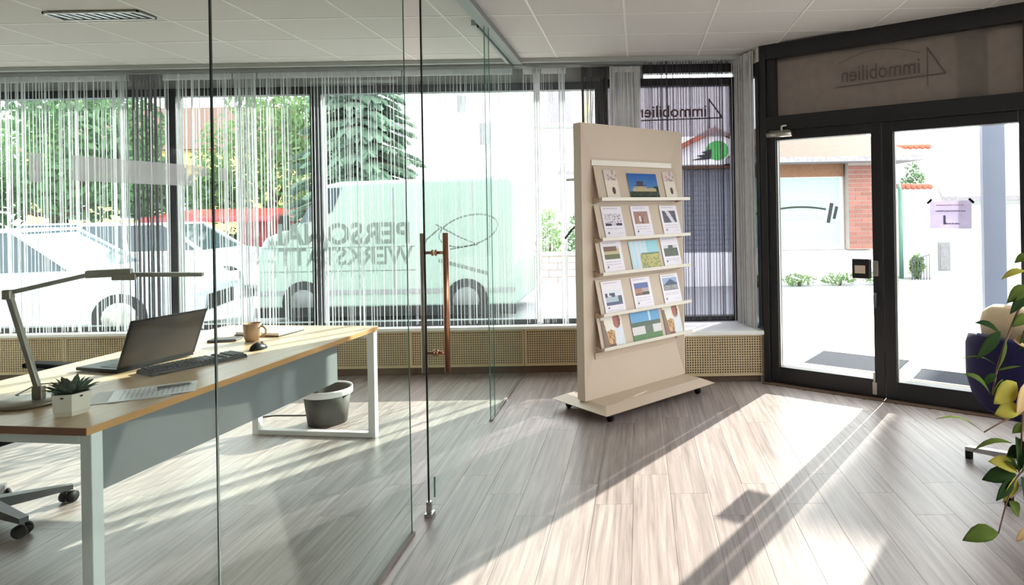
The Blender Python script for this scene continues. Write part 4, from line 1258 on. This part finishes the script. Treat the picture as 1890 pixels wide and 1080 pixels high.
# porch column right of the door
pc = thing('porch_column', 'blue grey square porch column outside the right door leaf', 'column', (3.02, 5.55, GZ + 0.02), radians(-20))
MB().box(-0.085, -0.08, 0.0, 0.085, 0.08, 3.4).build('shaft', 'column_blue_grey', pc, bevel=0.006)
MB().box(-0.105, -0.10, 0.0, 0.105, 0.10, 0.05).build('base_plate', 'column_blue_grey', pc)
MB().box(-0.086, -0.084, 0.05, -0.05, -0.08, 3.3).build('cover_strip', 'column_blue_grey', pc)

# cars
def car(label, loc, rotz, paint, L=4.3, H=1.46, Wd=1.76, cat='car'):
    c = thing('parked_car', label, cat, loc, rotz)
    # side outline, nose at +x
    body = [(-L / 2, 0.35), (-L / 2 + 0.03, 0.78), (-L / 2 + 0.25, 0.92), (L * 0.17, 0.93), (L / 2 - 0.25, 0.80), (L / 2, 0.60), (L / 2 - 0.02, 0.28), (L / 2 - 0.3, 0.22), (-L / 2 + 0.3, 0.22)]
    MB().slab(body, -Wd / 2, Wd / 2).build('body', paint, c, bevel=0.07, seg=3)
    a, b = -L / 2 + 0.28, L * 0.19
    ra, rb = -L / 2 + 0.75, L * 0.19 - 0.75
    MB().add([(a, -Wd / 2 + 0.06, 0.90), (b, -Wd / 2 + 0.06, 0.90), (b, Wd / 2 - 0.06, 0.90), (a, Wd / 2 - 0.06, 0.90), (ra, -Wd / 2 + 0.22, H - 0.03), (rb, -Wd / 2 + 0.22, H - 0.03), (rb, Wd / 2 - 0.22, H - 0.03), (ra, Wd / 2 - 0.22, H - 0.03)],
             [(0, 3, 2, 1), (4, 5, 6, 7), (0, 1, 5, 4), (1, 2, 6, 5), (2, 3, 7, 6), (3, 0, 4, 7)]).build('windows', 'car_glass', c)
    MB().box(ra - 0.04, -Wd / 2 + 0.20, H - 0.045, rb + 0.04, Wd / 2 - 0.20, H).build('roof', paint, c, bevel=0.02)
    for s in (-1, 1):
        for x0, x1 in ((a, ra), (b, rb), ((a + b) / 2, (ra + rb) / 2)):
            flat_bar(MB(), (x0, s * (Wd / 2 - 0.055), 0.90), (x1, s * (Wd / 2 - 0.215), H - 0.02), 0.05, 0.05).build('pillar', paint, c)
        for x in (-L / 2 + 0.85, L / 2 - 0.85):
            wl = thing('wheel', parent=c, loc=(x, s * (Wd / 2 - 0.09), 0.31))
            MB().tube([(0, -0.1, 0), (0, 0.1, 0)], 0.31, 20).build('tyre', 'tyre', wl)
            MB().tube([(0, s * 0.09, 0), (0, s * 0.107, 0)], 0.2, 14).build('rim', 'alu', wl)
        MB().box(L / 2 - 0.13, s * 0.62 - 0.17, 0.58, L / 2 - 0.01, s * 0.62 + 0.17, 0.74).build('headlight', 'lamp_clear', c, bevel=0.03)
        MB().box(-L / 2 - 0.005, s * 0.66 - 0.14, 0.62, -L / 2 + 0.1, s * 0.66 + 0.14, 0.82).build('tail_light', 'lamp_red', c, bevel=0.03)
    MB().box(L / 2 - 0.06, -0.45, 0.32, L / 2 + 0.012, 0.45, 0.52).build('grille', 'tyre', c)
    return c
car('silver estate car parked close to the window behind the laptop', (-8.1, 8.8, GZ), radians(14), 'car_silver')
car('white car parked behind the silver car under the red awning', (-9.3, 13.2, GZ), radians(6), 'car_white')
car('pale blue car facing the window at the left', (-13.3, 14.9, GZ), radians(-74), 'car_pale_blue')
car('white car at the left edge of the office window', (-12.5, 10.4, GZ), radians(-62), 'car_white')
car('pale car half hidden behind the tree trunks at the far left', (-18.5, 15.4, GZ), radians(10), 'car_pale_blue')

# white van
vn = thing('delivery_van', 'large pale white van parked behind the mirrored lettering', 'van', (-3.72, 9.4, GZ), 0)
VB = [(-1.85, 0.20), (-1.85, 0.95), (-1.72, 1.25), (-1.25, 1.42), (-0.85, 2.0), (-0.62, 2.05), (1.85, 2.10), (1.90, 1.98), (1.90, 0.20)]
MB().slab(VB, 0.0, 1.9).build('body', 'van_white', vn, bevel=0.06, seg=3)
MB().slab([(-1.20, 1.46), (-0.86, 1.96), (-0.58, 1.96), (-0.72, 1.62), (-0.95, 1.5)], -0.012, 0.01).build('side_window', 'car_glass', vn)
MB().add([(-1.27, 0.15, 1.43), (-1.27, 1.75, 1.43), (-0.87, 1.65, 2.0), (-0.87, 0.25, 2.0), (-1.23, 0.15, 1.40), (-1.23, 1.75, 1.40), (-0.83, 1.65, 1.97), (-0.83, 0.25, 1.97)], [(0, 1, 2, 3), (4, 7, 6, 5), (0, 4, 5, 1), (1, 5, 6, 2), (2, 6, 7, 3), (3, 7, 4, 0)]).build('windscreen', 'car_glass', vn)
for x in (-1.15, 1.2):
    for y in (0.06, 1.84):
        wl = thing('wheel', parent=vn, loc=(x, y, 0.31))
        MB().tube([(0, -0.075, 0), (0, 0.075, 0)], 0.31, 20).build('tyre', 'tyre', wl)
        MB().tube([(0, -0.08, 0), (0, -0.07, 0)], 0.19, 14).build('rim', 'plastic_grey', wl)
MB().box(-1.86, -0.012, 0.42, 1.91, 0.0, 0.48).build('rub_strip', 'panel_grey', vn)
MB().box(-1.86, -0.02, 0.10, 1.91, 0.02, 0.24).build('side_skirt', 'tyre', vn)
MB().box(0.15, -0.008, 0.5, 0.165, 0.0, 1.95).build('door_gap', 'panel_grey', vn)
MB().box(-1.42, -0.14, 1.36, -1.32, 0.0, 1.58).build('mirror', 'tyre', vn, bevel=0.02)
# red awning stall
ra_ = thing('market_stall', 'red roofed stall behind the parked white car', 'stall', (-11.0, 16.9, GZ))
MB().add([(-1.2, -1.0, 1.55), (2.0, -1.0, 1.55), (2.0, 0.8, 1.75), (-1.2, 0.8, 1.75), (-1.2, -1.0, 1.42), (2.0, -1.0, 1.42), (2.0, 0.8, 1.62), (-1.2, 0.8, 1.62)], [(0, 1, 2, 3), (7, 6, 5, 4), (0, 4, 5, 1), (1, 5, 6, 2), (2, 6, 7, 3), (3, 7, 4, 0)]).build('awning', 'car_red', ra_)
MB().box(0.3, 0.4, 0.0, 1.9, 0.5, 1.5).build('red_panel', 'car_red', ra_)
for x in (-1.1, 1.9):
    MB().box(x - 0.03, -0.95, 0, x + 0.03, -0.89, 1.44).build('post', 'alu', ra_)

# trees
def leaf_cloud(mb, c, r, n, size, rnd):
    for _ in range(n):
        while True:
            p = Vector((rnd.uniform(-1, 1), rnd.uniform(-1, 1), rnd.uniform(-1, 1)))
            if 0.25 < p.length < 1: break
        p = Vector((c[0] + p.x * r[0], c[1] + p.y * r[1], c[2] + p.z * r[2]))
        a = Vector((rnd.gauss(0, 1), rnd.gauss(0, 1), rnd.gauss(0, 1))).normalized()
        b = a.orthogonal().normalized()
        b.rotate(Matrix.Rotation(rnd.uniform(0, 6.28), 3, a))
        cc = a.cross(b)
        s = size * rnd.uniform(0.6, 1.3)
        mb.add([p - b * s, p - cc * s * 0.45, p + b * s, p + cc * s * 0.45], [(0, 1, 2, 3)])
def tree(name, label, loc, h0, blobs, m, n, size, seed, group=None):
    rnd = random.Random(seed)
    t = thing(name, label, 'tree', loc, group=group)
    MB().tube([(0, 0, 0), (0.1, 0, h0 * 0.5), (0.0, 0.1, h0), (0.05, 0, h0 * 1.7)], [0.17, 0.14, 0.11, 0.05], 10).build('trunk', 'bark', t)
    mb = MB()
    for bx, by, bz, rx, ry, rz in blobs:
        MB().tube([(0, 0, h0), (bx * 0.5, by * 0.5, (h0 + bz) / 2), (bx, by, bz)], [0.07, 0.05, 0.02], 6).build('branch', 'bark', t)
        leaf_cloud(mb, (bx, by, bz), (rx, ry, rz), n, size, rnd)
    o = mb.build('foliage', m, t); o['kind'] = 'stuff'
tree('leafy_tree', 'broad green tree at the far left behind the cars', (-15.6, 17.5, GZ), 1.6, [(-1.2, 0, 3.4, 1.6, 1.4, 1.5), (0.6, 0, 2.6, 1.5, 1.3, 1.2), (1.6, 0, 3.9, 1.2, 1.2, 1.1), (-2.4, 0, 2.0, 1.3, 1.2, 1.0), (0.2, 0, 5.0, 1.6, 1.3, 1.1), (2.4, 0, 2.4, 1.0, 1.0, 0.9)], 'foliage', 900, 0.14, 21)
tree('leafy_tree', 'dense green tree right of the grey curtain bundle', (-11.6, 20.4, GZ), 1.6, [(-0.9, 0, 3.4, 1.3, 1.2, 1.4), (0.6, 0, 2.7, 1.3, 1.2, 1.2), (1.3, 0, 4.0, 1.0, 1.0, 1.2), (0.2, 0, 5.2, 1.4, 1.2, 1.2), (-1.6, 0, 2.2, 0.9, 1, 0.9)], 'foliage_light', 900, 0.13, 22)
tree('leafy_tree', 'light tree standing before the yellow house', (-19.0, 21.0, GZ), 2.0, [(-1.0, 0, 3.6, 1.7, 1.4, 1.5), (1.2, 0, 4.4, 1.6, 1.4, 1.5), (0, 0, 2.6, 2.0, 1.4, 1.0), (2.4, 0, 3.0, 1.2, 1.2, 1.2)], 'foliage_light', 800, 0.15, 23)

# conifer
cf = thing('conifer_tree', 'tall grey green conifer behind the white van', 'tree', (-7.0, 16.4, GZ))
MB().tube([(0, 0, 0), (0, 0, 8.0)], [0.16, 0.03], 10).build('trunk', 'bark', cf)
rnd = random.Random(5)
mb = MB(); bmb = MB()
z = 1.2
while z < 7.6:
    R_ = 1.75 * (1 - (z - 1.0) / 7.6) + 0.15
    nb_ = 13
    for k in range(nb_):
        a = 2 * pi * k / nb_ + rnd.uniform(-0.3, 0.3)
        r = R_ * rnd.uniform(0.75, 1.1)
        tip = Vector((cos(a) * r, sin(a) * r, z - 0.28 * r + rnd.uniform(-.06, .06)))
        o_ = Vector((0, 0, z))
        bmb.tube([o_, o_.lerp(tip, 0.5) + Vector((0, 0, 0.05)), tip], [0.025, 0.018, 0.006], 4, caps=False)
        sd_ = Vector((-sin(a), cos(a), 0))
        nn = int(r * 22)
        for i in range(nn):
            t = (i + 1) / nn
            c = o_.lerp(tip, t) + Vector((0, 0, 0.05 * sin(pi * t)))
            wl_ = (0.14 + 0.28 * (1 - t)) * r ** 0.5
            for s in (-1, 1):
                e = c + sd_ * s * wl_ + Vector((cos(a), sin(a), 0)) * 0.12 + Vector((0, 0, -0.08 - rnd.uniform(0, 0.08)))
                mb.add([c, c + (e - c) * 0.5 + Vector((0, 0, 0.035)), e, c + (e - c) * 0.5 - Vector((0, 0, 0.075))], [(0, 1, 2, 3)])
    z += 0.2
bmb.build('branches', 'bark', cf)['kind'] = 'stuff'
mb.build('needles', 'needles', cf)['kind'] = 'stuff'

# hedge bushes and garden wall beyond the street
def bush(label, loc, r, m, n, seed, size=0.06):
    rnd = random.Random(seed)
    t = thing('garden_shrub', label, 'shrub', loc)
    MB().tube([(0, 0, 0), (0.03, 0, r[2])], 0.03, 6).build('stem', 'bark', t)
    mb = MB(); leaf_cloud(mb, (0, 0, r[2]), r, n, size, rnd)
    mb.build('foliage', m, t)['kind'] = 'stuff'
bush('bright green shrub on the garden wall left of the brochure stand', (-2.05, 14.6, GZ), (0.32, 0.3, 0.82), 'foliage_light', 700, 31)
bush('leafy shrub on the garden wall close beside the brochure stand', (-1.38, 14.6, GZ), (0.32, 0.3, 0.80), 'foliage', 700, 32)
gw = thing('garden_wall', 'low pinkish stone garden wall across the street', 'wall', (-2.9, 13.9, GZ))
for r in range(4):
    for k in range(6):
        w = 0.38
        x = k * w + (0.19 if r % 2 else 0)
        MB().box(x, 0, r * 0.15, x + w - 0.012, 0.25 + 0.02 * ((r * 3 + k) % 3), r * 0.15 + 0.138).build('stone', 'wall_pink', gw)
MB().box(-0.02, 0.02, 0.0, 2.55, 0.3, 0.58).build('core', 'mortar', gw)
MB().box(-0.05, -0.05, 0.60, 2.6, 0.35, 0.66).build('coping', 'house_white', gw)

# dark hedge behind the cars
hd_ = thing('clipped_hedge', 'dark hedge running behind the parked cars', 'hedge', (-16, 19.5, GZ))
rnd = random.Random(8); mb = MB()
for k in range(16):
    leaf_cloud(mb, (k * 0.62, 0, 0.6), (0.5, 0.4, 0.62), 260, 0.08, rnd)
mb.build('foliage', 'leaf_dark', hd_)['kind'] = 'stuff'
MB().box(-0.3, -0.2, 0, 9.6, 0.2, 1.0).build('core', 'leaf_dark', hd_)

# houses
def house(name, label, loc, w, d, h, wallm, roofm, ridge, wins, rot=0, roofover=0.4, winm='car_glass', framem='house_white'):
    b = thing(name, label, 'building', loc, rot)
    MB().box(0, 0, 0, w, d, h).build('walls', wallm, b)
    if roofm:
        o = roofover
        MB().add([(-o, -o, h), (w + o, -o, h), (w + o, d + o, h), (-o, d + o, h), (-o, d / 2, h + ridge), (w + o, d / 2, h + ridge)], [(0, 3, 2, 1), (0, 1, 5, 4), (2, 3, 4, 5), (1, 2, 5), (3, 0, 4)]).build('roof', roofm, b)
    for x0, z0, x1, z1 in wins:
        wn = MB().box(x0 - 0.08, -0.05, z0 - 0.08, x1 + 0.08, 0.0, z1 + 0.08).build('window', framem, b)
        MB().box(x0, -0.06, z0, x1, -0.05, z1).build('pane', winm, wn)
    return b
house('yellow_house', 'ochre yellow house behind the trees at the left', (-26.5, 28.0, GZ), 9.5, 7, 4.4, 'house_yellow', 'roof_brown', 2.4, [(1.5, 1.5, 2.6, 3.0), (4.2, 1.5, 5.3, 3.0), (7.0, 1.5, 8.1, 3.0)])
house('apartment_building', 'white rendered building behind van and conifer', (-13.5, 30.0, GZ), 8.5, 8, 9.5, 'house_white', 'roof_grey', 2.5, [(5.2, 6.1, 5.6, 6.9), (6.2, 4.6, 6.7, 5.6), (2.0, 4.6, 2.8, 5.8)], winm='roof_grey')
house('apartment_building', 'cream framed white building above the garden wall', (-4.6, 25.0, GZ), 4.4, 8, 10.0, 'house_white', None, 1, [(1.15, 4.9, 2.05, 6.9)], framem='house_cream', winm='roof_grey')
cb = bpy.data.objects['apartment_building.001']
MB().box(0.6, -0.12, 4.68, 2.6, 0.0, 4.76).build('window_ledge', 'trim_grey', cb)
MB().box(2.2, -0.03, 4.4, 2.75, 0.0, 8.0).build('yellow_panel', 'house_cream', cb)
MB().box(0.55, -0.03, 4.4, 1.0, 0.0, 8.0).build('yellow_panel', 'house_cream', cb)
MB().add([(1.6, -0.9, 3.0), (3.6, -0.9, 3.0), (3.6, 0, 3.3), (1.6, 0, 3.3), (1.6, -0.9, 2.86), (3.6, -0.9, 2.86), (3.6, 0, 3.1), (1.6, 0, 3.1)], [(0, 1, 2, 3), (7, 6, 5, 4), (0, 4, 5, 1), (1, 5, 6, 2), (2, 6, 7, 3), (3, 7, 4, 0)]).build('porch_roof', 'roof_grey', cb)

# kiosk opposite the door
KY = 13.0
ks = thing('corner_kiosk', 'low shop opposite with hipped roof, brick pier and green emblem', 'building', (0, KY, GZ))
MB().box(0.75, 0.35, 0.0, 5.05, 5.0, 2.42).build('walls', 'house_white', ks)
MB().add([(1.7, -0.45, 2.52), (5.45, -0.45, 2.52), (5.45, 5.4, 2.52), (1.7, 5.4, 2.52), (3.2, 2.2, 3.75), (3.9, 2.2, 3.75)], [(0, 3, 2, 1), (0, 1, 5, 4), (1, 2, 5), (2, 3, 4, 5), (3, 0, 4)]).build('hipped_roof', 'roof_brown', ks)
MB().box(1.7, -0.48, 2.42, 5.48, 5.42, 2.52).build('eaves', 'roof_grey', ks)
MB().box(2.0, 0.22, 2.16, 4.16, 0.35, 2.42).build('beam', 'kiosk_wood', ks)
shopw = MB().box(2.05, 0.26, 0.68, 4.14, 0.35, 2.16).build('shop_window', 'house_white', ks)
MB().box(2.12, 0.245, 0.74, 4.08, 0.262, 2.14).build('pane', 'shop_glass', shopw)
MB().box(2.3, 0.238, 1.30, 3.75, 0.244, 1.68).build('green_band', 'logo_pale_green', shopw)
mb = MB()
for k in range(10):
    t0, t1 = k / 10, (k + 1) / 10
    bar2(mb, (2.35 + 1.45 * t0, 1.42 + 0.13 * sin(t0 * pi * 0.8)), (2.35 + 1.45 * t1, 1.42 + 0.13 * sin(t1 * pi * 0.8)), 0.04, 0.238)
bar2(mb, (3.84, 1.22), (3.92, 1.62), 0.07, 0.238)
bar2(mb, (3.96, 1.30), (4.02, 1.55), 0.06, 0.238)
mb.build('emblem', 'logo_black', shopw)
# brick pier
pier = MB().box(4.20, 0.04, 0.68, 4.70, 0.35, 2.42).build('brick_pier', 'mortar', ks)
b0 = None
rowh = 0.088
for r in range(19):
    off = 0.0 if r % 2 == 0 else 0.125
    xs = [0.0, 0.25] if r % 2 == 0 else [-0.0, 0.125, 0.375]
    ws = [0.24, 0.24] if r % 2 == 0 else [0.115, 0.24, 0.115]
    for x, w in zip(xs, ws):
        if b0 is None:
            b0 = MB().box(0, -0.012, 0, 1, 0.02, 0.074).build('brick', 'brick', pier); q = b0
        else:
            q = bpy.data.objects.new('brick', b0.data); COL.objects.link(q); q.parent = pier
        q.location = (4.205 + x, 0.04, 0.70 + r * rowh); q.scale = (w, 1, 1)
MB().box(0.7, -0.02, 0.0, 5.1, 0.36, 0.66).build('plinth', 'house_white', ks)
# gable front at the left
MB().slab([(0.35, 2.42), (2.10, 2.42), (2.10, 2.76), (1.52, 3.05), (0.35, 2.50)], -0.25, 0.35).build('gable', 'house_white', ks)
MB().add([(0.10, -0.40, 2.36), (1.52, -0.40, 3.06), (1.52, 3.0, 3.06), (0.10, 3.0, 2.36), (0.10, -0.40, 2.46), (1.52, -0.40, 3.16), (1.52, 3.0, 3.16), (0.10, 3.0, 2.46)], [(0, 1, 2, 3), (7, 6, 5, 4), (0, 4, 5, 1), (1, 5, 6, 2), (2, 6, 7, 3), (3, 7, 4, 0)]).build('gable_roof', 'roof_red', ks)
MB().add([(1.52, -0.40, 3.06), (2.30, -0.40, 2.70), (2.30, 3.0, 2.70), (1.52, 3.0, 3.06), (1.52, -0.40, 3.12), (2.30, -0.40, 2.76), (2.30, 3.0, 2.76), (1.52, 3.0, 3.12)], [(0, 1, 2, 3), (7, 6, 5, 4), (0, 4, 5, 1), (1, 5, 6, 2), (2, 6, 7, 3), (3, 7, 4, 0)]).build('gable_roof', 'roof_red', ks)
MB().box(0.85, 0.1, 2.36, 1.95, 0.35, 2.44).build('gable_ledge', 'kiosk_wood', ks)
mb = MB()
pts = [(1.55 + 0.22 * cos(2 * pi * k / 18), 2.69 + 0.19 * sin(2 * pi * k / 18)) for k in range(18)]
mb.slab(pts, -0.262, -0.251).build('green_emblem', 'logo_green', ks)
mb = MB()
mb.slab([(1.42, 2.53), (1.44, 2.72), (1.24, 2.66), (1.32, 2.62), (1.14, 2.59), (1.26, 2.56), (1.04, 2.51), (1.24, 2.51)], -0.264, -0.252)
mb.build('brush_mark', 'logo_black', ks)
sh_ = MB().box(0.92, 0.25, 0.10, 1.92, 0.35, 2.34).build('roller_shutter', 'shutter_grey', ks)
for k in range(22):
    MB().box(0.93, 0.235, 0.12 + k * 0.10, 1.91, 0.252, 0.205 + k * 0.10).build('slat', 'shutter_grey', sh_)
for k, x in enumerate((2.3, 3.1, 3.9, 4.7)):
    bush(['low weeds at the foot of the kiosk, leftmost tuft', 'low weeds at the foot of the kiosk, second tuft from the left', 'low weeds at the foot of the kiosk below the shop emblem', 'low weeds at the foot of the kiosk below the brick pier'][k], (x, KY - 0.25, GZ), (0.36, 0.16, 0.13), 'foliage_light', 160, 40 + k, 0.045)

# right hand side: garden wall with tile coping, pipe, shrub, white house
rw = thing('courtyard_wall', 'white courtyard wall with red tile coping right of the kiosk', 'wall', (5.55, 13.9, GZ))
MB().box(0, 0, 0, 0.72, 0.25, 1.9).build('wall_body', 'house_white', rw)
for k in range(6):
    MB().tube([(0.06 + k * 0.12, -0.06, 1.93), (0.06 + k * 0.12, 0.3, 1.97)], 0.055, 8).build('coping_tile', 'roof_red', rw)
rw2 = thing('rear_wall', 'taller white wall with tile coping behind the green shrub', 'wall', (5.9, 15.6, GZ))
MB().box(0, 0, 0, 1.1, 0.25, 2.9).build('wall_body', 'house_white', rw2)
for k in range(8):
    MB().tube([(0.06 + k * 0.14, -0.06, 2.93), (0.06 + k * 0.14, 0.3, 2.97)], 0.06, 8).build('coping_tile', 'roof_red', rw2)
bush('dense green shrub between the two tile topped walls', (6.2, 14.7, GZ), (0.36, 0.3, 1.28), 'foliage', 1300, 51)
bush('small shrub behind the iron gate', (5.82, 13.66, GZ), (0.16, 0.1, 0.26), 'foliage_light', 260, 52)
tag(MB().tube([(5.52, 13.75, GZ), (5.52, 13.75, 1.75), (5.56, 13.9, 1.85)], 0.045, 10).build('drain_pipe', 'pipe_green'), 'green drain pipe on the courtyard wall', 'pipe')
gt = thing('iron_gate', 'small dark iron gate before the courtyard wall', 'gate', (5.62, 13.45, GZ))
for k in range(7):
    MB().tube([(k * 0.06, 0, 0), (k * 0.06, 0, 0.42 + 0.02 * k)], 0.008, 6).build('bar', 'frame_dark_grey', gt)
MB().tube([(0, 0, 0.40), (0.36, 0, 0.52)], 0.010, 6).build('top_rail', 'frame_dark_grey', gt)
wh = thing('white_house', 'white house with speckled grey roof beyond the right door leaf', 'building', (6.9, 15.2, -1.0))
MB().box(-0.3, 0, 0, 3.0, 5, 2.55).build('walls', 'house_white', wh)
MB().add([(0.05, -0.3, 2.5), (3.2, -0.3, 2.5), (3.2, 2.6, 4.4), (0.75, 2.6, 4.0), (0.05, -0.3, 2.6), (3.2, -0.3, 2.6), (3.2, 2.6, 4.5), (0.75, 2.6, 4.1)], [(0, 1, 2, 3), (7, 6, 5, 4), (0, 4, 5, 1), (1, 5, 6, 2), (2, 6, 7, 3), (3, 7, 4, 0)]).build('roof', 'roof_grey', wh)
MB().box(0.05, -0.36, 2.40, 3.2, -0.28, 2.48).build('gutter', 'trim_grey', wh)
for x0, x1, z0, z1 in ((0.1, 0.3, 0.9, 1.5), (1.25, 1.45, 1.5, 2.1)):
    wn = MB().box(x0 - 0.04, -0.03, z0 - 0.04, x1 + 0.04, 0.0, z1 + 0.04).build('window', 'trim_grey', wh)
    MB().box(x0, -0.04, z0, x1, -0.03, z1).build('pane', 'roof_grey', wn)

# added house outside the frame, placed to keep sun off the right door leaf
th = house('sun_blocker_house', 'added tall white house out of view that shades the right door leaf', (10.42, 17.3, GZ), 2.2, 7.0, 8.2, 'house_white', None, 1, [(0.6, 1.2, 1.5, 2.8), (0.6, 4.6, 1.5, 6.2)], rot=radians(-34.4))
MB().box(2.2, -0.3, 0, 16.0, 7.2, 12.5).build('walls', 'house_white', th)
MB().box(2.1, -0.45, 12.5, 16.2, 7.4, 12.7).build('cornice', 'roof_grey', th)
for i in range(5):
    for j in range(3):
        wn = MB().box(3.2 + i * 2.5, -0.36, 1.2 + j * 3.6, 4.4 + i * 2.5, -0.3, 3.1 + j * 3.6).build('window', 'trim_grey', th)
        MB().box(3.3 + i * 2.5, -0.37, 1.3 + j * 3.6, 4.3 + i * 2.5, -0.36, 3.0 + j * 3.6).build('pane', 'car_glass', wn)
